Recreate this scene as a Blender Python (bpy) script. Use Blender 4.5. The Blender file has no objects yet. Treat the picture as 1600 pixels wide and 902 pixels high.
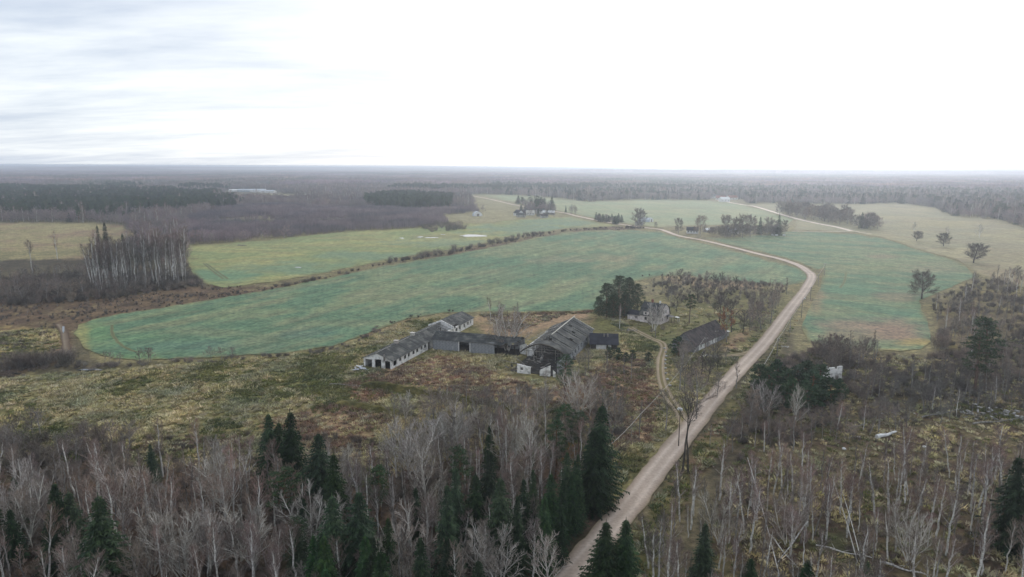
import bpy, math, random
import numpy as np
from mathutils import Vector, Matrix
from mathutils.geometry import delaunay_2d_cdt

# ------------------------------------------------------------------ camera, sky, sun, exposure
SC = bpy.context.scene
COL = SC.collection
F_PX, W_PX, H_PX = 1065.0, 1600.0, 902.0
PITCH = math.atan(190.5 / F_PX)
ROLL = math.radians(0.25)
CAM_Z = 65.0
SUN_AZ = math.radians(22)      # clockwise from straight ahead (+Y)
SUN_EL = math.radians(19)

cam = bpy.data.cameras.new('camera')
cam.sensor_width = 36.0
cam.lens = F_PX / W_PX * 36.0
cam.clip_start = 0.5
cam.clip_end = 60000
co = bpy.data.objects.new('camera', cam)
COL.objects.link(co)
co.location = (0, 0, CAM_Z)
co.matrix_world = Matrix.Translation((0, 0, CAM_Z)) @ Matrix.Rotation(math.pi / 2 - PITCH, 4, 'X') @ Matrix.Rotation(ROLL, 4, 'Z')
SC.camera = co

SC.view_settings.view_transform = 'Standard'
SC.view_settings.look = 'None'
SC.view_settings.gamma = 1
SC.view_settings.exposure = 0.14
SC.cycles.max_bounces = 5
SC.cycles.diffuse_bounces = 2
SC.cycles.glossy_bounces = 2
SC.cycles.volume_bounces = 2
SC.cycles.transparent_max_bounces = 8
SC.cycles.use_denoising = True
SC.cycles.denoiser = 'OPENIMAGEDENOISE'
SC.cycles.use_adaptive_sampling = False

world = bpy.data.worlds.new('World')
SC.world = world
world.use_nodes = True
nt = world.node_tree
nt.nodes.clear()


def N(nt, typ, **kw):
    n = nt.nodes.new(typ)
    for k, v in kw.items():
        if k == 'inp':
            for a, b in v.items():
                n.inputs[a].default_value = b
        else:
            setattr(n, k, v)
    return n


def L(nt, a, b):
    nt.links.new(a, b)


def mathn(nt, op, a, b=None, clamp=False):
    n = nt.nodes.new('ShaderNodeMath')
    n.operation = op
    n.use_clamp = clamp
    for i, x in enumerate((a, b)):
        if x is None:
            continue
        if isinstance(x, (int, float)):
            n.inputs[i].default_value = x
        else:
            nt.links.new(x, n.inputs[i])
    return n.outputs[0]


def mixc(nt, fac, a, b, blend='MIX'):
    n = nt.nodes.new('ShaderNodeMix')
    n.data_type = 'RGBA'
    n.blend_type = blend
    for s, x in ((0, fac), (6, a), (7, b)):
        if isinstance(x, (int, float)):
            n.inputs[s].default_value = x
        elif isinstance(x, (tuple, list)):
            n.inputs[s].default_value = (*x[:3], 1)
        else:
            nt.links.new(x, n.inputs[s])
    return n.outputs[2]


def ramp(nt, fac, stops):
    n = nt.nodes.new('ShaderNodeValToRGB')
    e = n.color_ramp.elements
    while len(e) < len(stops):
        e.new(0.5)
    for el, (p, c) in zip(e, stops):
        el.position = p
        el.color = (*c, 1) if len(c) == 3 else c
    nt.links.new(fac, n.inputs[0])
    return n.outputs[0]


# sky: clear-air sky behind a sheet of thin and thicker cloud, brightest towards the veiled sun
sky = N(nt, 'ShaderNodeTexSky', sky_type='NISHITA', sun_disc=False)
sky.sun_elevation = SUN_EL
sky.sun_rotation = SUN_AZ
sky.air_density = 1.0
sky.dust_density = 1.0
tc = N(nt, 'ShaderNodeTexCoord')
nrm = N(nt, 'ShaderNodeVectorMath', operation='NORMALIZE')
L(nt, tc.outputs['Generated'], nrm.inputs[0])
sep = N(nt, 'ShaderNodeSeparateXYZ')
L(nt, nrm.outputs[0], sep.inputs[0])
zpos = mathn(nt, 'MAXIMUM', sep.outputs[2], 0.0)
den = mathn(nt, 'ADD', zpos, 0.10)
cmb = N(nt, 'ShaderNodeCombineXYZ')
L(nt, mathn(nt, 'DIVIDE', sep.outputs[0], den), cmb.inputs[0])
L(nt, mathn(nt, 'DIVIDE', sep.outputs[1], den), cmb.inputs[1])
mp = N(nt, 'ShaderNodeMapping')
mp.inputs['Rotation'].default_value = (0, 0, math.radians(-9))
mp.inputs['Scale'].default_value = (0.42, 0.98, 1)
mp.inputs['Location'].default_value = (1.7, 0.35, 0)
L(nt, cmb.outputs[0], mp.inputs[0])
n1 = N(nt, 'ShaderNodeTexNoise', inp={'Scale': 1.0, 'Detail': 7.0, 'Roughness': 0.55, 'Distortion': 0.4})
L(nt, mp.outputs[0], n1.inputs['Vector'])
n2 = N(nt, 'ShaderNodeTexNoise', inp={'Scale': 3.6, 'Detail': 5.0, 'Roughness': 0.6})
L(nt, mp.outputs[0], n2.inputs['Vector'])
cl = mathn(nt, 'ADD', mathn(nt, 'MULTIPLY', n1.outputs[0], 0.75), mathn(nt, 'MULTIPLY', n2.outputs[0], 0.25))
cloud = ramp(nt, cl, [(0.40, (0, 0, 0)), (0.64, (1, 1, 1))])       # 1 = thick grey cloud
sund = (math.sin(SUN_AZ) * math.cos(SUN_EL), math.cos(SUN_AZ) * math.cos(SUN_EL), math.sin(SUN_EL))
dt = N(nt, 'ShaderNodeVectorMath', operation='DOT_PRODUCT')
L(nt, nrm.outputs[0], dt.inputs[0])
dt.inputs[1].default_value = sund
cosg = mathn(nt, 'MAXIMUM', dt.outputs['Value'], 0.0)
g1 = mathn(nt, 'POWER', cosg, 5.0)
g2 = mathn(nt, 'POWER', cosg, 60.0)
thin = mixc(nt, g1, (0.93, 0.98, 1.02), (1.45, 1.42, 1.38))
thick = mixc(nt, g1, (0.58, 0.66, 0.79), (1.22, 1.21, 1.20))
cc = mixc(nt, cloud, thin, thick)
glow = mixc(nt, g2, (0, 0, 0), (1.5, 1.42, 1.30))
cc2 = mixc(nt, 1.0, cc, glow, 'ADD')
skys = mixc(nt, 1.0, sky.outputs[0], (0.10, 0.10, 0.10), 'MULTIPLY')
tot = mixc(nt, 0.9, skys, cc2)
bg = N(nt, 'ShaderNodeBackground', inp={'Strength': 1.0})
L(nt, tot, bg.inputs[0])
out = N(nt, 'ShaderNodeOutputWorld')
L(nt, bg.outputs[0], out.inputs[0])

sun = bpy.data.lights.new('sun', 'SUN')
sun.energy = 1.15
sun.angle = math.radians(14)
sun.color = (1.0, 0.95, 0.88)
so = bpy.data.objects.new('sun', sun)
COL.objects.link(so)
so.location = (0, 0, 200)
so.rotation_euler = Vector(sund).to_track_quat('Z', 'Y').to_euler()

# ------------------------------------------------------------------ geometry of the view (used only to find where things stand on the ground)
CP, SP, CR, SR = math.cos(PITCH), math.sin(PITCH), math.cos(ROLL), math.sin(ROLL)


def Q(px, py, z=0.0):
    x = np.asarray(px, float) - 800
    y = 451 - np.asarray(py, float)
    x, y = x * CR - y * SR, x * SR + y * CR
    t = (z - CAM_Z) / (-F_PX * SP + y * CP)
    return x * t, (F_PX * CP + y * SP) * t


def G(px, py, z=0.0):
    a, b = Q(px, py, z)
    return float(a), float(b)


def proj(X, Y, Z=0.0):
    X = np.asarray(X, float); Y = np.asarray(Y, float)
    dz = Z - CAM_Z
    w = Y * CP - dz * SP
    v = Y * SP + dz * CP
    w = np.where(w < 1, 1, w)
    x = X / w * F_PX
    y = v / w * F_PX
    x, y = x * CR + y * SR, -x * SR + y * CR
    return 800 + x, 451 - y


def hgt(px, yb, yt):
    """height of a thing whose foot is seen at yb and its top at yt"""
    X, Y = G(px, yb)
    y = 451 - yt
    t = Y / (F_PX * CP + y * SP)
    return CAM_Z + (-F_PX * SP + y * CP) * t


# ------------------------------------------------------------------ noise and polygons
def _h(ix, iy, seed):
    n = (ix.astype(np.int64) * 374761393 + iy.astype(np.int64) * 668265263 + seed * 1442695041) & 0x7fffffff
    n = ((n ^ (n >> 13)) * 1274126177) & 0x7fffffff
    return ((n ^ (n >> 16)) & 0xffff) / 65535.0


def vnoise(x, y, seed=0):
    x = np.asarray(x, float); y = np.asarray(y, float)
    ix, iy = np.floor(x), np.floor(y)
    fx, fy = x - ix, y - iy
    fx = fx * fx * (3 - 2 * fx); fy = fy * fy * (3 - 2 * fy)
    a, b = _h(ix, iy, seed), _h(ix + 1, iy, seed)
    c, d = _h(ix, iy + 1, seed), _h(ix + 1, iy + 1, seed)
    return (a * (1 - fx) + b * fx) * (1 - fy) + (c * (1 - fx) + d * fx) * fy


def fbm(x, y, s=1.0, o=4, seed=0):
    r, a, t = 0, 1.0, 0
    for i in range(o):
        r = r + a * vnoise(x / s + 17.3 * i, y / s - 9.1 * i, seed + i)
        t += a; a *= 0.55; s *= 0.5
    return r / t


def pip(poly, x, y):
    x = np.asarray(x, float); y = np.asarray(y, float)
    c = np.zeros(x.shape, bool)
    n = len(poly)
    for i in range(n):
        x0, y0 = poly[i]; x1, y1 = poly[(i + 1) % n]
        if y0 == y1:
            continue
        t = ((y0 > y) != (y1 > y)) & (x < (x1 - x0) * (y - y0) / (y1 - y0) + x0)
        c ^= t
    return c


_jr = np.random.RandomState(5)


def softmask(poly, px, py, feather):
    m = 0
    k = 7
    for i in range(k):
        a = 2 * math.pi * i / k
        s = 0.35 + 0.65 * ((i * 3) % k) / k
        jx = (fbm(px, py, 14, 3, 31) - .5) * feather * 3.2
        jy = (fbm(px, py, 12, 3, 57) - .5) * feather * 1.3
        m = m + pip(poly, px + jx + math.cos(a) * feather * s, py + jy + math.sin(a) * feather * .5 * s)
    return m / k


def lin(c):
    c = np.asarray(c, float) / 255.0
    return np.where(c <= 0.04045, c / 12.92, ((c + 0.055) / 1.055) ** 2.4)


def smooth(a, b, x):
    t = np.clip((x - a) / (b - a), 0, 1)
    return t * t * (3 - 2 * t)


# ------------------------------------------------------------------ materials
def new_mat(name):
    m = bpy.data.materials.new(name)
    m.use_nodes = True
    m.node_tree.nodes.clear()
    return m, m.node_tree


def finish(m, nt, color, rough=0.9, bump=None, bump_d=0.05, spec=0.25, metal=0.0, strength=1.0):
    b = nt.nodes.new('ShaderNodeBsdfPrincipled')
    if isinstance(color, (tuple, list, np.ndarray)):
        b.inputs['Base Color'].default_value = (*[float(q) for q in color[:3]], 1)
    else:
        nt.links.new(color, b.inputs['Base Color'])
    b.inputs['Roughness'].default_value = rough
    b.inputs['Specular IOR Level'].default_value = spec
    b.inputs['Metallic'].default_value = metal
    if bump is not None:
        bn = nt.nodes.new('ShaderNodeBump')
        bn.inputs['Distance'].default_value = bump_d
        bn.inputs['Strength'].default_value = strength
        nt.links.new(bump, bn.inputs['Height'])
        nt.links.new(bn.outputs[0], b.inputs['Normal'])
    o = nt.nodes.new('ShaderNodeOutputMaterial')
    nt.links.new(b.outputs[0], o.inputs[0])
    return m


def noise_mat(name, c1, c2, scale=1.0, rough=0.9, rnd=0.25, detail=4, stretch=(1, 1, 1), bump_d=0.0, c3=None, spec=0.2, world_scale=None):
    """two or three colours of a thing mixed by noise, a little different for each instance"""
    m, nt = new_mat(name)
    t = nt.nodes.new('ShaderNodeTexCoord')
    mp = nt.nodes.new('ShaderNodeMapping')
    mp.inputs['Scale'].default_value = stretch
    nt.links.new(t.outputs['Object'], mp.inputs[0])
    n = nt.nodes.new('ShaderNodeTexNoise')
    n.inputs['Scale'].default_value = scale
    n.inputs['Detail'].default_value = detail
    nt.links.new(mp.outputs[0], n.inputs['Vector'])
    stops = [(0.36, tuple(c1)), (0.64, tuple(c2))]
    if c3 is not None:
        stops = [(0.34, tuple(c1)), (0.5, tuple(c3)), (0.64, tuple(c2))]
    c = ramp(nt, n.outputs[0], stops)
    if rnd:
        oi = nt.nodes.new('ShaderNodeObjectInfo')
        f = mathn(nt, 'ADD', mathn(nt, 'MULTIPLY', oi.outputs['Random'], 2 * rnd), 1 - rnd)
        hs = nt.nodes.new('ShaderNodeHueSaturation')
        nt.links.new(f, hs.inputs['Value'])
        r2 = mathn(nt, 'FRACT', mathn(nt, 'MULTIPLY', oi.outputs['Random'], 37.7))
        nt.links.new(mathn(nt, 'ADD', mathn(nt, 'MULTIPLY', r2, 0.05), 0.475), hs.inputs['Hue'])
        r3 = mathn(nt, 'FRACT', mathn(nt, 'MULTIPLY', oi.outputs['Random'], 91.3))
        nt.links.new(mathn(nt, 'ADD', mathn(nt, 'MULTIPLY', r3, 0.5), 0.75), hs.inputs['Saturation'])
        nt.links.new(c, hs.inputs['Color'])
        c = hs.outputs[0]
    if world_scale:
        ge = nt.nodes.new('ShaderNodeNewGeometry')
        wn = nt.nodes.new('ShaderNodeTexNoise')
        wn.inputs['Scale'].default_value = world_scale
        wn.inputs['Detail'].default_value = 3
        nt.links.new(ge.outputs['Position'], wn.inputs['Vector'])
        wv = ramp(nt, wn.outputs[0], [(0.35, (0.72, 0.78, 0.80)), (0.65, (1.35, 1.22, 1.15))])
        c = mixc(nt, 1.0, c, wv, 'MULTIPLY')
    return finish(m, nt, c, rough, n.outputs[0] if bump_d else None, bump_d, spec)


def sheet_mat(name, fine=((0.7, 0.7, 0.7), (1.3, 1.3, 1.3)), scale=0.9, bump_d=0.25, rows=None, rough=0.95, scale2=0.14):
    """ground cover: painted-in soil and plant colours times fine clumps; rows = (heading, spacing, strength) of drilled rows"""
    m, nt = new_mat(name)
    at = nt.nodes.new('ShaderNodeAttribute')
    at.attribute_name = 'Col'
    ge = nt.nodes.new('ShaderNodeNewGeometry')
    n = nt.nodes.new('ShaderNodeTexNoise')
    n.inputs['Scale'].default_value = scale
    n.inputs['Detail'].default_value = 6
    n.inputs['Roughness'].default_value = 0.65
    nt.links.new(ge.outputs['Position'], n.inputs['Vector'])
    n2 = nt.nodes.new('ShaderNodeTexNoise')
    n2.inputs['Scale'].default_value = scale2
    n2.inputs['Detail'].default_value = 5
    n2.inputs['Roughness'].default_value = 0.7
    nt.links.new(ge.outputs['Position'], n2.inputs['Vector'])
    v = ramp(nt, n.outputs[0], [(0.33, fine[0]), (0.67, fine[1])])
    v2 = ramp(nt, n2.outputs[0], [(0.30, tuple(1 - (1 - q) * .8 for q in fine[0])), (0.70, tuple(1 + (q - 1) * .8 for q in fine[1]))])
    c = mixc(nt, 1.0, at.outputs['Color'], v, 'MULTIPLY')
    c = mixc(nt, 1.0, c, v2, 'MULTIPLY')
    h = mathn(nt, 'ADD', n.outputs[0], mathn(nt, 'MULTIPLY', n2.outputs[0], 1.0))
    if rows:
        hd, spc, st = rows
        mp = nt.nodes.new('ShaderNodeMapping')
        mp.inputs['Scale'].default_value = (1.0 / spc, 0.014, 1)
        mr = nt.nodes.new('ShaderNodeMapping')
        mr.inputs['Rotation'].default_value = (0, 0, math.radians(hd))
        nt.links.new(ge.outputs['Position'], mr.inputs[0])
        nt.links.new(mr.outputs[0], mp.inputs[0])
        rn = nt.nodes.new('ShaderNodeTexNoise')
        rn.inputs['Scale'].default_value = 1.0
        rn.inputs['Detail'].default_value = 4
        rn.inputs['Distortion'].default_value = 0.15
        nt.links.new(mp.outputs[0], rn.inputs['Vector'])
        rv = ramp(nt, rn.outputs[0], [(0.36, (1 - st,) * 3), (0.5, (1, 1, 1)), (0.66, (1 + st * .7, 1 + st * .65, 1 + st * .5))])
        c = mixc(nt, 1.0, c, rv, 'MULTIPLY')
        m2 = nt.nodes.new('ShaderNodeMapping')
        m2.inputs['Rotation'].default_value = (0, 0, math.radians(hd))
        nt.links.new(ge.outputs['Position'], m2.inputs[0])
        sx = nt.nodes.new('ShaderNodeSeparateXYZ'); nt.links.new(m2.outputs[0], sx.inputs[0])
        xx = mathn(nt, 'ADD', sx.outputs[0], mathn(nt, 'MULTIPLY', n2.outputs[0], .5))
        fr = mathn(nt, 'FRACT', mathn(nt, 'DIVIDE', xx, 21.0))
        t1 = mathn(nt, 'LESS_THAN', mathn(nt, 'ABSOLUTE', mathn(nt, 'SUBTRACT', fr, .45)), .014)
        t2 = mathn(nt, 'LESS_THAN', mathn(nt, 'ABSOLUTE', mathn(nt, 'SUBTRACT', fr, .54)), .014)
        c = mixc(nt, mathn(nt, 'MULTIPLY', mathn(nt, 'ADD', t1, t2), .38), c, (0.11, 0.105, 0.07))
    return finish(m, nt, c, rough, h, bump_d, 0.1)


MAT = {}
MAT['ground'] = sheet_mat('soil_and_grass', ((0.50, 0.52, 0.50), (1.5, 1.42, 1.35)), 0.55, 0.5)
MAT['field'] = sheet_mat('young_rape', ((0.56, 0.62, 0.66), (1.42, 1.34, 1.26)), .55, 0.15, rows=(30, 4.0, 0.16))
MAT['field2'] = sheet_mat('winter_crop', ((0.56, 0.62, 0.66), (1.42, 1.34, 1.26)), .55, 0.15, rows=(-60, 4.0, 0.12))
MAT['meadow'] = sheet_mat('meadow_grass', ((0.70, 0.72, 0.72), (1.30, 1.26, 1.22)), 0.4, 0.2)
MAT['gravel'] = sheet_mat('gravel', ((0.85, 0.85, 0.85), (1.15, 1.14, 1.12)), 1.6, 0.03)
MAT['bark_dark'] = noise_mat('dark_bark', (0.035, 0.030, 0.026), (0.10, 0.088, 0.078), 3, stretch=(2, 2, .5), rnd=.25)
MAT['bark_grey'] = noise_mat('grey_bark', (0.14, 0.132, 0.124), (0.34, 0.32, 0.30), 2.5, stretch=(2, 2, .6), rnd=.3)
MAT['bark_pale'] = noise_mat('pale_bark', (0.42, 0.40, 0.37), (0.72, 0.69, 0.64), 2.5, stretch=(2, 2, .6), rnd=.2)
MAT['bark_birch'] = noise_mat('birch_bark', (0.26, 0.25, 0.24), (0.76, 0.74, 0.70), 2.2, stretch=(1.2, 1.2, 2.2), rnd=.2, c3=(0.60, 0.58, 0.55))
MAT['bark_pine'] = noise_mat('pine_bark', (0.06, 0.045, 0.035), (0.20, 0.12, 0.075), 2.5, stretch=(2, 2, .5), rnd=.2)
MAT['twig_birch'] = noise_mat('birch_twigs', (0.142, 0.108, 0.095), (0.28, 0.215, 0.188), .7, rnd=.35, world_scale=.02)
MAT['twig_grey'] = noise_mat('grey_twigs', (0.125, 0.107, 0.092), (0.265, 0.225, 0.195), .7, rnd=.35, world_scale=.02)
MAT['twig_pale'] = noise_mat('pale_twigs', (0.24, 0.225, 0.205), (0.42, 0.395, 0.365), .7, rnd=.2)
MAT['twig_mid'] = noise_mat('ash_grey_twigs', (0.20, 0.175, 0.150), (0.37, 0.325, 0.28), .7, rnd=.25)
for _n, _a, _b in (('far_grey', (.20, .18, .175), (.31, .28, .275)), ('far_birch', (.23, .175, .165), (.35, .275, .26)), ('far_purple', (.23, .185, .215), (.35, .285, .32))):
    MAT[_n] = noise_mat(_n.replace('far_', 'distant_') + '_wood', _a, _b, .05, rnd=.3, world_scale=.006)  # lightened copies of the near twigs: haze and lifted self-shadow put into the colour
MAT['twig_dark'] = noise_mat('dark_twigs', (0.080, 0.070, 0.062), (0.165, 0.142, 0.124), .7, rnd=.3)
MAT['twig_purple'] = noise_mat('purple_saplings', (0.175, 0.145, 0.165), (0.29, 0.245, 0.27), .7, rnd=.3, world_scale=.012)
MAT['needle_spruce'] = noise_mat('spruce_needles', (0.014, 0.028, 0.015), (0.048, 0.082, 0.034), 1.4, rnd=.42, c3=(0.026, 0.048, 0.024))
MAT['needle_pine'] = noise_mat('pine_needles', (0.034, 0.062, 0.032), (0.092, 0.135, 0.066), 1.2, rnd=.3, c3=(0.050, 0.082, 0.044))
MAT['leaf_brown'] = noise_mat('withered_leaves', (0.16, 0.085, 0.035), (0.30, 0.17, 0.075), 1.2, rnd=.2)
MAT['straw'] = noise_mat('dry_grass', (0.27, 0.245, 0.14), (0.58, 0.53, 0.33), .8, rnd=.35, world_scale=.06)
MAT['olive'] = noise_mat('green_grass', (0.100, 0.115, 0.050), (0.22, 0.235, 0.10), .8, rnd=.35, world_scale=.06)
MAT['russet'] = noise_mat('russet_grass', (0.17, 0.115, 0.085), (0.32, 0.225, 0.165), .8, rnd=.3, world_scale=.06)
MAT['plaster'] = noise_mat('old_white_plaster', (0.42, 0.41, 0.39), (0.84, 0.83, 0.81), .9, rnd=0, c3=(0.76, 0.75, 0.73), bump_d=.02)
MAT['greyblock'] = noise_mat('grey_blockwork', (0.17, 0.18, 0.19), (0.34, 0.35, 0.37), 1.1, rnd=0, bump_d=.02)
MAT['dark_inside'] = noise_mat('dark_interior', (0.02, 0.02, 0.02), (0.05, 0.045, 0.04), 1, rnd=0)
MAT['asbestos'] = noise_mat('weathered_roof_sheet', (0.032, 0.035, 0.038), (0.120, 0.120, 0.112), .38, rnd=0, detail=10, c3=(0.054, 0.058, 0.058), bump_d=.03)
MAT['roof_brown'] = noise_mat('brown_grey_shingle', (0.030, 0.027, 0.030), (0.085, 0.070, 0.068), .6, rnd=0, detail=9, bump_d=.03)
MAT['tar'] = noise_mat('black_roofing', (0.010, 0.012, 0.020), (0.028, 0.030, 0.042), .5, rnd=0, rough=.7)
MAT['wood_grey'] = noise_mat('weathered_boards', (0.14, 0.135, 0.125), (0.34, 0.32, 0.29), 1.5, rnd=.15, stretch=(1, 1, .3), bump_d=.01)
MAT['wood_pale'] = noise_mat('pale_board', (0.34, 0.32, 0.28), (0.52, 0.49, 0.44), 1.5, rnd=.1)
MAT['wood_dark'] = noise_mat('dark_timber', (0.03, 0.026, 0.022), (0.085, 0.07, 0.058), 1.5, rnd=.15)
MAT['brick_red'] = noise_mat('red_brick', (0.16, 0.07, 0.05), (0.28, 0.13, 0.09), 4, rnd=0)
MAT['pink_plaster'] = noise_mat('pinkish_plaster', (0.55, 0.48, 0.46), (0.80, 0.74, 0.71), 1.2, rnd=0, bump_d=.02)
MAT['fieldstone'] = noise_mat('field_stone', (0.10, 0.105, 0.11), (0.30, 0.30, 0.31), 1.8, rnd=0, bump_d=.06)
MAT['stone'] = noise_mat('pale_stone', (0.26, 0.25, 0.24), (0.52, 0.50, 0.48), 2, rnd=.2, bump_d=.04)
MAT['white'] = noise_mat('white_paint', (0.60, 0.60, 0.60), (0.80, 0.80, 0.79), 1, rnd=0)
MAT['wrap'] = noise_mat('plastic_sheet', (0.50, 0.52, 0.62), (0.80, 0.80, 0.82), 2, rnd=0, rough=.4)
MAT['sheet_grey'] = noise_mat('grey_metal_sheet', (0.30, 0.33, 0.37), (0.50, 0.54, 0.58), .8, rnd=0, rough=.5)
MAT['cable'] = noise_mat('cable', (0.30, 0.29, 0.27), (0.42, 0.40, 0.37), 1, rnd=0)
MAT['moss'] = noise_mat('moss', (0.04, 0.055, 0.02), (0.10, 0.12, 0.05), 1, rnd=.2)
m_, n_ = new_mat('window_glass')
MAT['glass'] = finish(m_, n_, (0.02, 0.025, 0.03), 0.12, spec=.5)
m_, n_ = new_mat('water')
_g = n_.nodes.new('ShaderNodeNewGeometry')
_w = n_.nodes.new('ShaderNodeTexNoise'); _w.inputs['Scale'].default_value = 1.2
n_.links.new(_g.outputs['Position'], _w.inputs['Vector'])
MAT['water'] = finish(m_, n_, (0.03, 0.035, 0.035), 0.03, _w.outputs[0], 0.004, 1.0)


# ------------------------------------------------------------------ mesh helpers
class MB:
    def __init__(s):
        s.v = []; s.f = []; s.m = []

    def quad(s, pts, mi=0):
        k = len(s.v); s.v += [tuple(p) for p in pts]; s.f.append(tuple(range(k, k + len(pts)))); s.m.append(mi)

    def box(s, x0, x1, y0, y1, z0, z1, mi=0):
        k = len(s.v)
        s.v += [(x0, y0, z0), (x1, y0, z0), (x1, y1, z0), (x0, y1, z0), (x0, y0, z1), (x1, y0, z1), (x1, y1, z1), (x0, y1, z1)]
        for f in ((0, 3, 2, 1), (4, 5, 6, 7), (0, 1, 5, 4), (1, 2, 6, 5), (2, 3, 7, 6), (3, 0, 4, 7)):
            s.f.append(tuple(k + i for i in f)); s.m.append(mi)

    def slab(s, a, b, c, d, t, mi=0):
        """a plate whose top face is a b c d (counter-clockwise from above), t thick"""
        A = [Vector(p) for p in (a, b, c, d)]
        n = (A[1] - A[0]).cross(A[3] - A[0]).normalized() * t
        k = len(s.v)
        s.v += [tuple(p - n) for p in A] + [tuple(p) for p in A]
        for f in ((0, 3, 2, 1), (4, 5, 6, 7), (0, 1, 5, 4), (1, 2, 6, 5), (2, 3, 7, 6), (3, 0, 4, 7)):
            s.f.append(tuple(k + i for i in f)); s.m.append(mi)

    def prism(s, tri, ext, mi=0):
        """polygon tri (list of points) extruded by vector ext"""
        k = len(s.v); n = len(tri)
        s.v += [tuple(p) for p in tri] + [tuple(Vector(p) + Vector(ext)) for p in tri]
        s.f.append(tuple(range(k, k + n))[::-1]); s.m.append(mi)
        s.f.append(tuple(range(k + n, k + 2 * n))); s.m.append(mi)
        for i in range(n):
            j = (i + 1) % n
            s.f.append((k + i, k + j, k + n + j, k + n + i)); s.m.append(mi)

    def tube(s, pts, rad, sides=4, mi=0, cap=False):
        k = len(s.v); n = len(pts)
        for i in range(n):
            p = pts[i]
            d = (pts[min(i + 1, n - 1)] - pts[max(i - 1, 0)])
            if d.length < 1e-6:
                d = Vector((0, 0, 1))
            d.normalize()
            u = d.orthogonal() if abs(d.z) < .95 else Vector((1, 0, 0)).cross(d)
            u.normalize()
            w = d.cross(u)
            for j in range(sides):
                a = 2 * math.pi * j / sides
                q = p + (u * math.cos(a) + w * math.sin(a)) * rad[i]
                s.v.append((q.x, q.y, q.z))
        for i in range(n - 1):
            for j in range(sides):
                j2 = (j + 1) % sides
                s.f.append((k + i * sides + j, k + i * sides + j2, k + (i + 1) * sides + j2, k + (i + 1) * sides + j)); s.m.append(mi)
        if cap:
            s.f.append(tuple(k + (n - 1) * sides + j for j in range(sides))); s.m.append(mi)
            s.f.append(tuple(k + j for j in range(sides))[::-1]); s.m.append(mi)

    def sliver(s, p, q, w, r, mi=0):
        d = q - p
        u = d.cross(Vector((r.uniform(-1, 1), r.uniform(-1, 1), r.uniform(-1, 1))))
        if u.length < 1e-6:
            return
        u = u.normalized() * w * .5
        k = len(s.v)
        s.v += [tuple(p - u), tuple(p + u), tuple(q)]
        s.f.append((k, k + 1, k + 2)); s.m.append(mi)

    def mesh(s, name, mats):
        me = bpy.data.meshes.new(name)
        me.from_pydata(s.v, [], s.f)
        for m in mats:
            me.materials.append(MAT[m])
        if any(s.m):
            me.polygons.foreach_set('material_index', s.m)
        me.update()
        return me


def link(name, me, parent=None, loc=None, **props):
    o = bpy.data.objects.new(name, me)
    COL.objects.link(o)
    if parent is not None:
        o.parent = parent
    if loc is not None:
        o.location = loc
    for k, v in props.items():
        o[k] = v
    return o


def empty(name, loc, rz=0.0, **props):
    o = link(name, None, None, loc, **props)
    o.rotation_euler = (0, 0, rz)
    o.empty_display_size = .5
    return o


def part(name, mb, mats, parent, label=None, kind=None):
    o = link(name, mb.mesh(name, mats if isinstance(mats, (list, tuple)) else [mats]), parent)
    if label:
        o['label'] = label
    if kind:
        o['kind'] = kind
    return o


# ------------------------------------------------------------------ where the fields and clearings lie
FIELD_MAIN = [(124, 508), (118, 522), (132, 544), (165, 558), (215, 563), (330, 558), (440, 552), (520, 541), (560, 527), (600, 511), (640, 497), (690, 489), (750, 487), (820, 488), (890, 487), (930, 484), (965, 462), (990, 440), (1030, 432), (1065, 430), (1120, 438), (1180, 442), (1232, 445), (1254, 442), (1261, 434), (1256, 426), (1240, 417), (1210, 409), (1180, 401), (1145, 392), (1095, 380), (1055, 370), (1036, 363), (1010, 360), (940, 360), (885, 363), (840, 371), (780, 384), (700, 399), (600, 416), (500, 437), (400, 457), (330, 468), (250, 482), (185, 491), (145, 499)]
FIELD_UP = [(286, 384), (340, 381), (400, 377), (470, 369), (540, 362), (640, 357), (700, 352), (760, 348), (800, 344), (860, 340), (893, 339), (930, 347), (968, 354), (940, 355), (885, 357), (835, 364), (775, 377), (700, 390), (600, 407), (500, 428), (420, 441), (345, 450), (318, 441), (300, 425), (290, 405)]
FIELD_RIGHT = [(1100, 372), (1140, 382), (1190, 394), (1225, 402), (1252, 411), (1275, 422), (1290, 418), (1284, 445), (1268, 475), (1252, 505), (1262, 535), (1330, 545), (1395, 549), (1440, 546), (1456, 534), (1456, 518), (1446, 497), (1436, 470), (1478, 452), (1528, 432), (1495, 408), (1435, 391), (1385, 374), (1330, 365), (1240, 362), (1150, 371)]
FIELD_FAR = [(745, 304), (790, 304), (850, 308), (920, 315), (1000, 312), (1100, 313), (1155, 319), (1195, 329), (1240, 343), (1232, 352), (1100, 352), (1040, 355), (1005, 353), (955, 346), (905, 336), (860, 328), (800, 316)]
MEADOW_RIGHT = [(1165, 318), (1230, 318), (1310, 320), (1400, 317), (1460, 324), (1488, 338), (1560, 343), (1600, 357), (1700, 380), (1700, 470), (1600, 450), (1530, 430), (1495, 406), (1435, 390), (1385, 373), (1332, 363), (1240, 361), (1243, 345), (1200, 330)]
MEADOW_LEFT = [(-200, 346), (80, 348), (150, 349), (190, 352), (230, 380), (180, 405), (60, 405), (-200, 410)]
SMALL_CLEAR = [[(345, 306), (400, 302), (480, 303), (560, 307), (470, 311), (350, 312)], [(330, 342), (420, 338), (440, 340), (350, 345)],
               [(865, 302), (905, 300), (925, 304), (880, 307)], [(690, 336), (760, 332), (830, 327), (800, 345), (700, 352)],
               [(560, 300), (600, 299), (590, 302)], [(730, 304), (765, 304), (830, 325), (790, 336), (745, 330)]]
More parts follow.
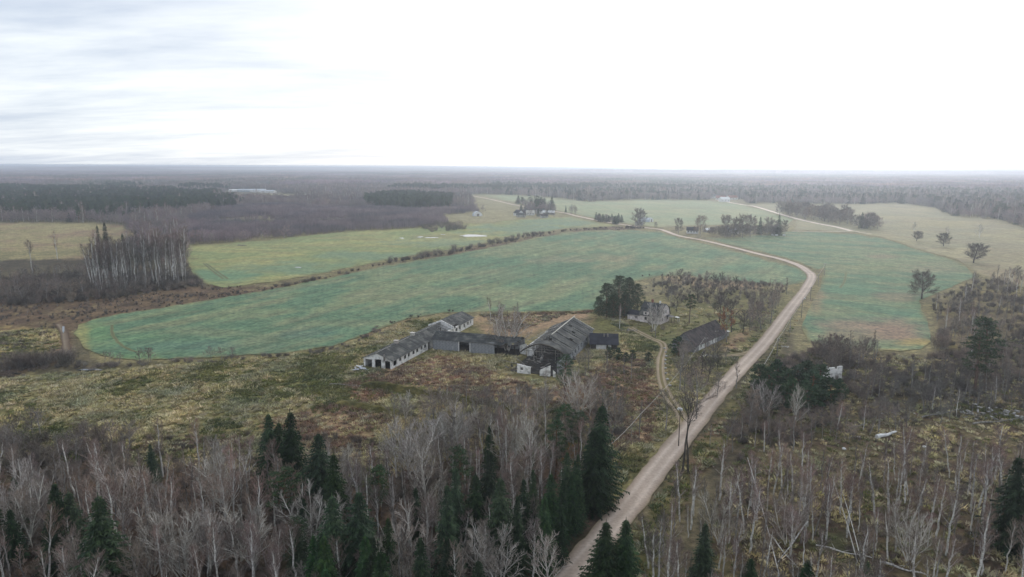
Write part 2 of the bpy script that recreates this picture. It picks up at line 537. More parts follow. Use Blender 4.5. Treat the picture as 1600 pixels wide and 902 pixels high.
BARE_YARD = [(640, 500), (700, 490), (930, 484), (990, 437), (1060, 428), (1240, 446), (1225, 490), (1150, 580), (1060, 690), (960, 700), (860, 640), (760, 610), (600, 640), (520, 600), (560, 570), (560, 535)]

R_rough = [(-300, 575), (0, 590), (140, 578), (330, 563), (530, 545), (640, 500), (760, 490), (1240, 446), (1240, 500), (1080, 680), (960, 800), (880, 820), (700, 700), (500, 690), (280, 690), (120, 690), (0, 700), (-300, 720)]
R_russet = [[(630, 565), (700, 555), (800, 590), (860, 610), (960, 560), (1010, 560), (1030, 620), (1020, 690), (960, 700), (880, 640), (760, 625), (640, 600), (560, 640), (540, 600)],
            [(500, 540), (560, 520), (680, 488), (600, 515)], [(745, 492), (900, 487), (935, 482), (920, 500), (800, 530), (750, 520)],
            [(1030, 432), (1200, 444), (1190, 452), (1100, 447), (1040, 440)], [(1130, 530), (1185, 510), (1150, 545), (1110, 545)], [(400, 660), (520, 630), (620, 650), (560, 700), (440, 700)]]
R_marsh = [(-300, 460), (0, 468), (180, 462), (300, 446), (420, 448), (560, 425), (700, 395), (840, 366), (960, 353), (1010, 357), (880, 366), (700, 402), (500, 440), (330, 472), (170, 495), (118, 515), (110, 560), (0, 600), (-300, 620)]
R_marsh_grass = [(-300, 505), (60, 512), (100, 515), (90, 545), (0, 572), (-300, 590)]
R_green = [[(905, 500), (1060, 470), (1180, 500), (1140, 560), (1010, 545), (960, 520)], [(320, 560), (560, 560), (520, 620), (420, 640), (300, 610)], [(520, 600), (700, 610), (760, 650), (640, 690), (540, 660)]]
R_floor = [(-400, 690), (0, 690), (120, 685), (280, 680), (420, 680), (620, 690), (700, 650), (860, 640), (975, 650), (980, 720), (930, 830), (800, 1000), (700, 1400), (-900, 1400)]
R_cut = [(1160, 700), (1260, 690), (1400, 640), (1600, 600), (1800, 560), (2200, 1400), (1100, 1400), (1080, 900), (1130, 770)]
R_verge = [(1245, 500), (1290, 415), (1282, 440), (1210, 560), (1150, 650), (1130, 700), (1080, 760), (1040, 850), (1010, 1000), (930, 1000), (980, 850), (1080, 700), (1180, 580)]
R_dark_mid = [(1170, 560), (1300, 545), (1450, 560), (1600, 520), (1800, 520), (1800, 640), (1500, 640), (1350, 690), (1200, 700), (1130, 690)]


def paint_ground(X, Y):
    px, py = proj(X, Y)
    n1 = fbm(X, Y, 28, 5, 1); n2 = fbm(X, Y, 7, 4, 9); n3 = fbm(X, Y, 90, 3, 4)
    n1, n2, n3 = n1[:, None], n2[:, None], n3[:, None]

    def mixn(cs, n):
        cs = [lin(c) for c in cs]
        n = np.clip((n - .28) / .44, 0, .9999) * (len(cs) - 1)
        i = n.astype(int)[:, 0]
        f = (n[:, 0] - i)[:, None]
        A = np.array(cs)
        return A[i] * (1 - f) + A[i + 1] * f
    c = mixn([(72, 66, 54), (98, 92, 70), (86, 80, 66)], n3)

    def lay(poly, cs, n, fe, op=1.0):
        nonlocal c
        m = softmask(poly, px, py, fe)[:, None] * op
        if m.max() > 0:
            c = c * (1 - m) + mixn(cs, n) * m
    lay([(280, 378), (640, 350), (745, 300), (900, 304), (1170, 312), (1320, 318), (1500, 330), (1620, 352), (1700, 480), (1500, 480), (1470, 560), (1250, 560), (1230, 500), (1000, 500), (560, 560), (160, 570), (110, 520), (150, 490), (330, 450)], [(112, 106, 78), (132, 126, 88), (104, 96, 72)], n2, 5)
    lay([(1450, 480), (1540, 440), (1750, 420), (1900, 620), (1500, 620)], [(92, 86, 60), (132, 122, 78), (84, 72, 58), (112, 104, 70)], n1 * .6 + n2 * .4, 10)
    lay(R_marsh, [(70, 58, 50), (112, 94, 72), (86, 70, 60), (132, 118, 84)], n2 * .6 + n1 * .4, 6)
    lay(R_marsh_grass, [(112, 92, 68), (150, 134, 84), (98, 100, 66)], n2, 8)
    lay(R_rough, [(82, 82, 50), (126, 120, 78), (100, 99, 60), (142, 131, 88)], n2 * .5 + n1 * .5, 9)
    for g in R_green:
        lay(g, [(74, 86, 42), (112, 112, 60), (88, 84, 52)], n2 * .5 + n1 * .5, 12, .75)
    for g in R_russet:
        lay(g, [(116, 96, 74), (158, 128, 104), (130, 116, 84)], n2 * .4 + n1 * .6, 12, .75)
    lay(R_floor, [(62, 53, 45), (92, 76, 64), (70, 64, 48)], n2, 16)
    lay(R_dark_mid, [(62, 56, 42), (92, 84, 56), (66, 58, 48)], n2, 14)
    lay(R_cut, [(64, 54, 46), (100, 92, 64), (82, 66, 56), (74, 76, 50)], n2 * .6 + n1 * .4, 16)
    lay(R_verge, [(84, 82, 48), (110, 104, 64), (96, 78, 60)], n2, 10)
    lay(MEADOW_LEFT, [(124, 120, 84), (146, 138, 98), (132, 112, 92)], n1, 3)
    for g in SMALL_CLEAR:
        lay(g, [(122, 118, 88), (140, 134, 100)], n1, 3)
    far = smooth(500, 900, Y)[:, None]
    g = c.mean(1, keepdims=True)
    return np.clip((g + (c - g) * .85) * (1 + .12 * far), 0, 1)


def crop_color(X, Y, base, patches, seed, streak=0):
    """young crop: bluish-green rape with lighter, yellower and browner ground showing through"""
    a = math.radians(streak)
    U, V = X * math.cos(a) + Y * math.sin(a), -X * math.sin(a) + Y * math.cos(a)
    n1 = fbm(U / 3.0, V, 11, 5, seed)[:, None]
    n2 = fbm(X, Y, 60, 3, seed + 3)[:, None]
    n3 = fbm(U / 5, V, 7, 3, seed + 5)[:, None]
    teal, green, olive, brown = [lin(q) for q in base]
    n4 = fbm(X, Y, 2.6, 2, seed + 6)[:, None]
    c = teal * (1 - smooth(.42, .58, n1 * .6 + n2 * .4)) + green * smooth(.42, .58, n1 * .6 + n2 * .4)
    m = smooth(.46, .60, n2 * .5 + n1 * .5)
    c = c * (1 - m * .8) + olive * m * .8
    m = smooth(.50, .64, n3 * .55 + n1 * .45)
    c = c * (1 - m * .42) + brown * m * .42
    c = c * (.80 + .40 * n4)
    px, py = proj(X, Y)
    for (cx, cy, rx, ry, col, st) in patches:
        st = st * .75
        d = np.sqrt(((px - cx) / rx) ** 2 + ((py - cy) / ry) ** 2) + (fbm(X, Y, 14, 4, seed + 8) - .5) * 1.5
        m = (1 - smooth(.35, 1.15, d))[:, None] * st
        c = c * (1 - m) + lin(col) * m
    g = c.mean(1, keepdims=True)
    return np.clip(g + (c - g) * .84, 0, 1)


def vcol(me, C):
    a = me.color_attributes.new('Col', 'FLOAT_COLOR', 'POINT')
    a.data.foreach_set('color', np.concatenate([C, np.ones((len(C), 1))], 1).astype(np.float32).ravel())


def sheet(name, poly, z, step, colf, mat, jit=3.2, kind='structure'):
    """a field: a real sheet with its own irregular outline, laid on the ground"""
    out = []
    n = len(poly)
    for i in range(n):
        (x0, y0), (x1, y1) = poly[i], poly[(i + 1) % n]
        k = max(1, int(math.hypot(x1 - x0, y1 - y0) / 7))
        for j in range(k):
            t = j / k
            x, y = x0 + (x1 - x0) * t, y0 + (y1 - y0) * t
            out.append((x + (float(vnoise(x / 9, y / 9, 3)) - .5) * jit * 2, y + (float(vnoise(x / 9, y / 9, 8)) - .5) * jit * .7))
    xs = [p[0] for p in out]; ys = [p[1] for p in out]
    gx, gy = np.meshgrid(np.arange(min(xs), max(xs), step), np.arange(min(ys), max(ys), step * .5))
    gx = gx.ravel(); gy = gy.ravel()
    ins = pip(out, gx, gy)
    gx, gy = gx[ins], gy[ins]
    bx, by = Q(np.array(xs), np.array(ys)); ix, iy = Q(gx, gy)
    X = np.concatenate([bx, ix]); Y = np.concatenate([by, iy])
    nb = len(out)
    v, e, f, *_ = delaunay_2d_cdt([Vector((a, b)) for a, b in zip(X, Y)], [(i, (i + 1) % nb) for i in range(nb)], [], 0, 1e-4)
    V = np.array([(p.x, p.y) for p in v])
    FA = np.array(f)
    cen = V[FA].mean(1)
    wp = list(zip(bx, by))
    FA = FA[pip(wp, cen[:, 0], cen[:, 1])]
    me = bpy.data.meshes.new(name)
    me.from_pydata([(a, b, z) for a, b in V], [], FA.tolist())
    C = colf(V[:, 0], V[:, 1])
    qx, qy = proj(V[:, 0], V[:, 1])
    inn = softmask(poly, qx, qy, 5.0)[:, None]
    gn = fbm(V[:, 0], V[:, 1], 6, 3, 19)[:, None]
    vg = lin((128, 124, 84)) * (1 - gn) + lin((112, 104, 78)) * gn
    e_ = smooth(.35, 1.0, inn)
    C = C * (.3 + .7 * e_) + vg * .7 * (1 - e_)
    vcol(me, C)
    me.materials.append(MAT[mat])
    me.update()
    if me.polygons and me.polygons[0].normal.z < 0:
        me.flip_normals()
    return link(name, me, kind=kind)


# the ground sheet, out past the horizon in every direction
def build_ground():
    dep = np.concatenate([np.linspace(80, 36, 16)[:-1], np.linspace(36, 4, 240)[:-1], np.linspace(4, 0.6, 60)[:-1], np.array([.6, .45, .3, .2, .15, .12, .1])])
    r = CAM_Z / np.tan(np.radians(dep))
    ang = np.radians(np.concatenate([np.arange(-180, -45, 5), np.arange(-45, 45, .22), np.arange(45, 180, 5)]))
    R, A = np.meshgrid(r, ang, indexing='ij')
    X, Y = (R * np.sin(A)).ravel(), (R * np.cos(A)).ravel()
    nr, na = len(r), len(ang)
    Z = (fbm(X, Y, 18, 3, 2) - .5) * .25 * (R.ravel() < 700) - .15
    i = np.arange(nr - 1)[:, None]; j = np.arange(na)[None, :]
    j2 = (j + 1) % na
    FA = np.stack([i * na + j, i * na + j2, (i + 1) * na + j2, (i + 1) * na + j], -1).reshape(-1, 4)
    faces = FA.tolist()
    c = len(X)
    V = np.stack([np.append(X, 0), np.append(Y, 0), np.append(Z, -.15)], 1)
    faces += [(c, int((q + 1) % na), int(q)) for q in range(na)]
    me = bpy.data.meshes.new('ground')
    me.from_pydata(V.tolist(), [], faces)
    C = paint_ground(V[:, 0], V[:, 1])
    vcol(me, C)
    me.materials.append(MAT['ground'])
    me.update()
    me.flip_normals() if me.polygons[100].normal.z < 0 else None
    link('ground', me, kind='structure')


build_ground()
TEAL = ((90, 122, 94), (106, 131, 98), (120, 134, 98), (126, 124, 96))
sheet('main_field', FIELD_MAIN, 0.03, 5, lambda X, Y: crop_color(X, Y, TEAL, [
    (955, 403, 60, 7, (140, 126, 98), .6), (870, 406, 60, 6, (140, 130, 104), .6), (760, 430, 90, 12, (134, 138, 104), .5), (700, 455, 70, 8, (136, 136, 106), .4),
    (215, 530, 70, 14, (92, 132, 92), .5), (150, 520, 35, 22, (100, 140, 90), .7), (190, 558, 60, 8, (102, 140, 90), .7), (300, 540, 110, 10, (88, 120, 110), .5),
    (128, 525, 12, 40, (150, 144, 84), .9), (350, 520, 90, 8, (132, 132, 100), .5), (1180, 415, 50, 9, (104, 140, 104), .5), (1010, 440, 90, 8, (128, 142, 104), .5), (480, 520, 70, 10, (84, 118, 110), .5),
    (560, 505, 90, 6, (130, 132, 100), .5)], 11, 60), 'field')
sheet('upper_meadow', FIELD_UP, 0.03, 4, lambda X, Y: crop_color(X, Y, ((128, 140, 90), (144, 148, 92), (154, 152, 94), (128, 122, 86)), [
    (340, 432, 60, 11, (92, 134, 106), 1), (450, 418, 120, 11, (100, 132, 106), .9), (600, 400, 120, 8, (104, 132, 108), .9), (700, 380, 100, 7, (108, 132, 110), .8), (820, 358, 100, 12, (108, 132, 112), .9),
    (880, 348, 70, 9, (106, 132, 112), .8), (680, 370, 60, 3, (122, 112, 86), .6), (560, 374, 50, 2, (122, 118, 84), .6), (420, 378, 60, 3, (124, 128, 88), .6), (305, 404, 18, 2, (104, 92, 68), .8)], 23, 12), 'meadow')
sheet('right_field', FIELD_RIGHT, 0.03, 4, lambda X, Y: crop_color(X, Y, TEAL, [
    (1370, 518, 120, 24, (140, 120, 102), 1.1), (1400, 520, 60, 16, (146, 118, 100), .8), (1330, 525, 60, 12, (128, 122, 92), .7), (1380, 400, 30, 5, (140, 120, 102), .7), (1400, 465, 50, 8, (138, 120, 98), .8), (1275, 470, 14, 26, (150, 122, 92), .8),
    (1300, 430, 30, 10, (128, 140, 96), .6), (1440, 535, 50, 7, (166, 146, 84), 1), (1395, 547, 50, 4, (166, 150, 88), 1), (1460, 515, 8, 20, (160, 142, 86), .8), (1360, 420, 60, 12, (132, 140, 96), .4),
    (1460, 420, 60, 12, (140, 128, 104), .6), (1330, 450, 40, 10, (92, 136, 104), .6), (1410, 490, 30, 9, (92, 132, 108), .6)], 37, 150), 'field2')
sheet('far_field', FIELD_FAR, 0.03, 4, lambda X, Y: crop_color(X, Y, ((132, 144, 108), (140, 148, 108), (148, 150, 110), (134, 134, 104)), [
    (960, 340, 90, 6, (122, 140, 110), .8), (1100, 345, 80, 8, (124, 142, 110), .7), (1090, 325, 50, 1.5, (120, 112, 90), .6)], 41, 12), 'meadow')
sheet('right_meadow', MEADOW_RIGHT, 0.03, 4, lambda X, Y: crop_color(X, Y, ((140, 136, 106), (148, 140, 106), (156, 146, 108), (130, 118, 98)), [
    (1480, 350, 90, 6, (156, 144, 102), .8), (1400, 380, 60, 5, (160, 146, 98), .6), (1580, 400, 70, 20, (128, 118, 92), .6), (1570, 430, 60, 14, (132, 112, 88), .6), (1340, 330, 80, 5, (150, 144, 112), .6)], 47, 8), 'meadow')


# ------------------------------------------------------------------ roads, tracks, ponds
def catmull(P, k=16):
    P = [Vector(p) for p in P]
    P = [2 * P[0] - P[1]] + P + [2 * P[-1] - P[-2]]
    o = []
    for i in range(1, len(P) - 2):
        for j in range(k):
            t = j / k
            a, b, c, d = P[i - 1:i + 3]
            o.append(.5 * ((2 * b) + (c - a) * t + (2 * a - 5 * b + 4 * c - d) * t * t + (3 * b - a - 3 * c + d) * t ** 3))
    o.append(P[-2])
    return o


def strip(name, pix, width, z, prof, mat, wob=.3, crown=.05, kind='structure'):
    """prof: list of (offset -1..1, colour)"""
    path = catmull([G(*p) for p in pix])
    V = []; C = []
    n = len(prof)
    for i, p in enumerate(path):
        d = (path[min(i + 1, len(path) - 1)] - path[max(i - 1, 0)]).normalized()
        s = Vector((d.y, -d.x))
        r = 1.0
        for j, (o, c) in enumerate(prof):
            w = width * .5
            off = o * w
            if abs(o) == 1:
                off += (float(vnoise(p.x / 3 + j * 9, p.y / 3, 4)) - .5) * wob * 2
            q = p + s * off
            V.append((q.x, q.y, z + crown * (1 - o * o)))
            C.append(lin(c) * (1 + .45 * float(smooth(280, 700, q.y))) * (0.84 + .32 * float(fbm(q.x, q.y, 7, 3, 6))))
    fa = []
    for i in range(len(path) - 1):
        for j in range(n - 1):
            fa.append((i * n + j, i * n + j + 1, (i + 1) * n + j + 1, (i + 1) * n + j))
    me = bpy.data.meshes.new(name)
    me.from_pydata(V, [], fa)
    vcol(me, np.array(C))
    me.materials.append(MAT[mat])
    me.update()
    if me.polygons[0].normal.z < 0:
        me.flip_normals()
    return link(name, me, kind=kind)


GR, GL_, GD = (166, 152, 141), (184, 170, 159), (146, 132, 120)
ROADP = [(700, 1120), (790, 1010), (888, 902), (975, 800), (1031, 727), (1080, 667), (1120, 617), (1150, 583), (1197, 533), (1234, 484), (1256, 456), (1267, 438), (1268, 430), (1262, 424), (1247, 414.5), (1219, 405), (1185, 397), (1150, 388), (1100, 376), (1062, 369), (1042, 362), (1030, 358.5), (1000, 355), (950, 347.5), (900, 337.5), (882, 333), (832, 325.5), (800, 319.5), (768, 312), (737, 306)]
strip('gravel_road', ROADP, 5.6, .08, [(-1, (128, 116, 96)), (-.86, GD), (-.6, GR), (-.42, GL_), (-.15, GR), (.1, GR), (.42, GL_), (.6, GR), (.86, GD), (1, (128, 116, 96))], 'gravel')
strip('far_road', [(1120, 313), (1160, 320), (1178, 322.5), (1212, 332.5), (1243, 341.5), (1275, 349), (1307, 355), (1330, 361)], 6.5, .09, [(-1, GR), (0, (190, 180, 170)), (1, GR)], 'gravel')
strip('side_road', [(1237, 361.5), (1280, 362.5), (1330, 361.5), (1345, 363.5), (1362, 366)], 3.5, .07, [(-1, GD), (0, (176, 166, 150)), (1, GD)], 'gravel')
TR = [(-1, (112, 102, 76)), (-.75, (142, 128, 108)), (-.4, (152, 138, 120)), (-.2, (112, 102, 68)), (.2, (112, 102, 68)), (.4, (152, 138, 120)), (.75, (142, 128, 108)), (1, (112, 102, 76))]
strip('farm_track', [(985, 512), (1000, 520), (1018, 529), (1034, 536), (1037, 545), (1033, 560), (1032, 580), (1036, 602), (1047, 624), (1060, 642), (1068, 662), (1066, 684)], 2.9, .05, TR, 'gravel', crown=.02)
strip('barn_track', [(1118, 556), (1150, 555), (1172, 550), (1186, 542)], 2.6, .05, TR, 'gravel', crown=.02)
strip('marsh_track', [(92, 506), (100, 520), (103, 540), (108, 560)], 2.6, .05, [(-1, (84, 68, 56)), (-.3, (112, 98, 84)), (.3, (128, 116, 102)), (1, (84, 68, 56))], 'gravel', crown=-.05)
TL = [(-1, (110, 116, 84)), (0, (96, 98, 74)), (1, (110, 116, 84))]
strip('tyre_track', [(175, 508), (176, 522), (188, 538), (205, 548), (222, 551)], 1.2, .05, TL, 'gravel', crown=.0)
strip('tyre_track', [(318, 412), (330, 422), (349, 436)], 1.4, .05, TL, 'gravel', crown=.0)
strip('tyre_track', [(322, 412), (336, 422), (356, 436)], 1.4, .05, TL, 'gravel', crown=.0)
strip('tyre_track', [(1322, 425), (1320, 438), (1313, 450)], 1.4, .05, TL, 'gravel', crown=.0)


def pond(cx, cy, rx, ry, name='pond', z=.06):
    pts = []
    for i in range(28):
        a = 2 * math.pi * i / 28
        k = 1 + .3 * math.sin(2 * a + cx) + .18 * math.sin(5 * a + cy)
        pts.append((*G(cx + rx * math.cos(a) * k, cy + ry * math.sin(a) * k), z))
    me = bpy.data.meshes.new(name)
    me.from_pydata(pts, [], [tuple(range(28))])
    me.materials.append(MAT['water']); me.update()
    if me.polygons[0].normal.z < 0:
        me.flip_normals()
    link(name, me, kind='structure')


for a in ((740, 368.5, 25, 1.3), (674, 371.5, 8, .8), (657, 370.5, 5, .6), (628, 372.3, 4, .6), (378, 383.5, 6, .7), (466, 418, 4, .8), (692, 366.5, 3, .5)):
    pond(*a)
pond(140, 578, 15, 1.6, 'ditch_water'); pond(99, 515, 2.5, 4, 'ditch_water', .11); pond(26, 584, 4, 1, 'ditch_water')



# ------------------------------------------------------------------ buildings
def wall_run(mb, x0, y0, x1, y1, h, t, ops=(), mi=0, z0=-.4, h1=None):
    """a straight wall with real openings; ops = (s0, s1, zlo, zhi) along it; built in its own direction"""
    a, b = Vector((x0, y0, 0)), Vector((x1, y1, 0))
    d = (b - a); Ln = d.length; d.normalize()
    nrm_ = Vector((d.y, -d.x, 0)) * t
    h1 = h if h1 is None else h1

    def blk(s0, s1, za, zb, zc=None):
        if s1 - s0 < .02 or zb - za < .02:
            return
        zc = zb if zc is None else zc
        p = [a + d * s0, a + d * s1, a + d * s1 - nrm_, a + d * s0 - nrm_]
        k = len(mb.v)
        for q in p:
            mb.v.append((q.x, q.y, za))
        for q, z in zip(p, (zb, zc, zc, zb)):
            mb.v.append((q.x, q.y, z))
        for f in ((0, 3, 2, 1), (4, 5, 6, 7), (0, 1, 5, 4), (1, 2, 6, 5), (2, 3, 7, 6), (3, 0, 4, 7)):
            mb.f.append(tuple(k + i for i in f)); mb.m.append(mi)
    H = lambda s: h + (h1 - h) * s / Ln
    s = 0
    for (s0, s1, za, zb) in sorted(ops):
        blk(s, s0, z0, H(s), H(s0))
        blk(s0, s1, z0, za)
        blk(s0, s1, zb, H(s0), H(s1))
        s = s1
    blk(s, Ln, z0, H(s), H(Ln))


def window_part(parent, p, d, w, h, z, bars=True):
    """frame, mullions and pane set in the opening; p = lower corner in plan, d = wall direction"""
    p, d = Vector((*p, 0)), Vector((*d, 0)).normalized()
    n = Vector((-d.y, d.x, 0))
    fr = MB()
    def bar(s0, s1, za, zb):
        q = [p + d * s0 + n * .08, p + d * s1 + n * .08, p + d * s1 + n * .15, p + d * s0 + n * .15]
        k = len(fr.v)
        fr.v.extend([(c.x, c.y, z + za) for c in q] + [(c.x, c.y, z + zb) for c in q])
        for f in ((0, 3, 2, 1), (4, 5, 6, 7), (0, 1, 5, 4), (1, 2, 6, 5), (2, 3, 7, 6), (3, 0, 4, 7)):
            fr.f.append(tuple(k + i for i in f)); fr.m.append(0)
    bar(0, .07, 0, h); bar(w - .07, w, 0, h); bar(.07, w - .07, 0, .07); bar(.07, w - .07, h - .07, h)
    if bars:
        bar(w / 2 - .03, w / 2 + .03, .07, h - .07)
    o = part('window', fr, 'wood_grey', parent)
    g = MB()
    q = [p + d * .07 + n * .12, p + d * (w - .07) + n * .12]
    g.quad([(q[0].x, q[0].y, z + .07), (q[1].x, q[1].y, z + .07), (q[1].x, q[1].y, z + h - .07), (q[0].x, q[0].y, z + h - .07)])
    part('pane', g, 'glass', o)


def rough_edge_roof(mb, x0, x1, y0, y1, z0, z1, t=.09, rowsx=6, rowsy=30, mi=0, miss=(), seed=1, sag=.06, keep=None):
    """a slope laid of sheets: x0/z0 is the eave, x1/z1 the ridge; sheets sit a little uneven, some are gone"""
    rr = random.Random(seed)
    for i in range(rowsx):
        for j in range(rowsy):
            if (i, j) in miss:
                continue
            if keep and not keep((i + .5) / rowsx, y0 + (y1 - y0) * (j + .5) / rowsy):
                continue
            fa, fb = i / rowsx, (i + 1) / rowsx
            ya, yb = y0 + (y1 - y0) * j / rowsy, y0 + (y1 - y0) * (j + 1) / rowsy
            xa, xb = x0 + (x1 - x0) * fa, x0 + (x1 - x0) * fb
            za, zb = z0 + (z1 - z0) * fa, z0 + (z1 - z0) * fb
            s = -sag * math.sin(ya * .9 + x0) * .5 + rr.uniform(-.02, .02) + .025 * (j % 2)
            P = [(xa, ya, za + s + .03), (xb, ya, zb + s), (xb, yb - .01, zb + s), (xa, yb - .01, za + s + .03)]
            if x1 < x0:
                P = P[::-1]
            mb.slab(*P, t * .5, mi)


def build_long_barn():
    rz = math.radians(-19.5)
    t = math.cos(rz), math.sin(rz)
    W, LN, EH, RH = 10.4, 68.5, 2.9, 5.0
    ox, oy = -39.0 - W * t[0], 213.5 - W * t[1]
    b = empty('long_cattle_barn', (ox, oy, 0), rz, label='long low abandoned cattle barn with whitewashed walls and dark sheet roof at the field edge', category='barn')
    w = MB()
    wall_run(w, 0, 0, W, 0, EH, .35, [(.6, 3.1, -.3, 2.5), (4.2, 6.6, -.3, 3.2 - .4), (7.9, 9.9, -.3, 2.5)])
    w.prism([(0, 0.002, EH), (W, 0.002, EH), (W / 2, 0.002, RH - .05)], (0, .34, 0))
    part('front_wall', w, 'plaster', b)
    ops = [(1.2, 3.7, .5, 2.3)]
    y = 5.2
    while y < 25:
        ops.append((y, y + 1.5, 1.0, 2.3)); y += 2.75 if len(ops) % 2 else 3.3
    ops += [(26.4, 28.2, -.3, 2.4), (50.5, 52.3, .9, 2.2), (54, 55.8, .9, 2.3), (58.5, 59.8, .9, 2.2), (62.3, 63.6, .9, 2.2), (65.2, 66.4, .9, 2.2)]
    w = MB(); wall_run(w, W, .35, W, LN - .35, EH - .1, .35, [(a - .35, c - .35, d, e) for a, c, d, e in ops]); part('side_wall', w, 'plaster', b)
    for a, c, d, e in ops[1:]:
        if d > .5 and int(a * 7) % 3:
            window_part(b, (W, a), (0, 1), c - a, e - d, d)
    w = MB(); wall_run(w, 0, LN - .35, 0, .35, EH - .1, .35, [(k, k + 1.3, 1, 2.2) for k in np.arange(3, 62, 4)]); part('side_wall', w, 'plaster', b)
    w = MB(); wall_run(w, W, LN, 0, LN, EH, .35, [(4, 6.4, -.3, 2.6)]); w.prism([(0, LN - .34, EH), (W, LN - .34, EH), (W / 2, LN - .34, RH - .05)], (0, .34, 0)); part('end_wall', w, 'plaster', b)
    w = MB()
    w.prism([(-.3, 48, 0), (W + .3, 48, 0), (W + .3, 48, EH + .55), (W / 2, 48, RH + .75), (-.3, 48, EH + .55)], (0, .35, 0))
    part('fire_wall', w, 'plaster', b, label='white gable wall standing up through the roof')
    r = MB()
    rough_edge_roof(r, W + .55, W / 2, -.45, 48, EH - .22, RH, seed=3, rowsx=4, rowsy=26, keep=lambda f, y: y < 33 + f * 12)
    part('roof', r, 'asbestos', b, label='roof slope with its end fallen in before the white gable wall')
    r = MB()
    rough_edge_roof(r, W + .55, W / 2, 48.36, LN + .4, EH - .1, RH + .15, seed=4, rowsx=4, rowsy=12, miss={(0, 2), (0, 1)})
    part('roof', r, 'asbestos', b)
    r = MB()
    rough_edge_roof(r, -.55, W / 2, -.45, 48, EH - .22, RH, seed=5, rowsx=4, rowsy=26)
    part('roof', r, 'asbestos', b)
    r = MB()
    rough_edge_roof(r, -.55, W / 2, 48.36, LN + .4, EH - .1, RH + .15, seed=6, rowsx=4, rowsy=12)
    part('roof', r, 'asbestos', b)
    for ya, yb in ((-.4, 9), (14, 22), (30, 44), (49, 61)):
        rd = MB()
        rd.slab((W / 2 - .35, ya, RH + .02), (W / 2, ya, RH + .16), (W / 2, yb, RH + .16), (W / 2 - .35, yb, RH + .02), .05)
        part('ridge_cap', rd, 'wood_pale', b)
    # timber trusses in the open bay
    tr = MB()
    for y in np.arange(34, 48, 2.4):
        tr.tube([Vector((W, y, EH)), Vector((W / 2, y, RH - .15))], [.08, .08], 4)
        tr.tube([Vector((0.3, y, EH)), Vector((W, y, EH))], [.07, .07], 4)
    part('truss', tr, 'wood_grey', b)
    for y in (12.5, 24.5):
        v = MB(); v.box(W / 2 - .9, W / 2 + .3, y, y + 1.3, RH - .3, RH + .9); v.slab((W / 2 - 1.15, y - .25, RH + 1.0), (W / 2 + .55, y - .25, RH + 1.0), (W / 2 + .55, y + 1.55, RH + 1.0), (W / 2 - 1.15, y + 1.55, RH + 1.0), .1)
        part('roof_vent', v, 'wood_pale', b)
    f = MB(); f.box(.4, W - .4, .4, LN - .4, -.3, .04); part('floor', f, 'dark_inside', b)
    pl = MB()
    for y in np.arange(4, 46, 4):
        for x in (3.4, 7):
            pl.box(x - .1, x + .1, y - .1, y + .1, 0, EH + .8)
    part('inner_posts', pl, 'wood_dark', b, kind='stuff')
    ce = MB(); ce.box(.4, W - .4, 1.0, 33, EH - .25, EH - .15); part('loft_floor', ce, 'wood_dark', b)
    d = MB()
    for x in (7.95,):
        d.slab((x, -.1, 2.4), (x + .08, -.1, 2.4), (x + .08, -.9, 2.4), (x, -.9, 2.4), 2.4)
    part('door', d, 'wood_grey', b)


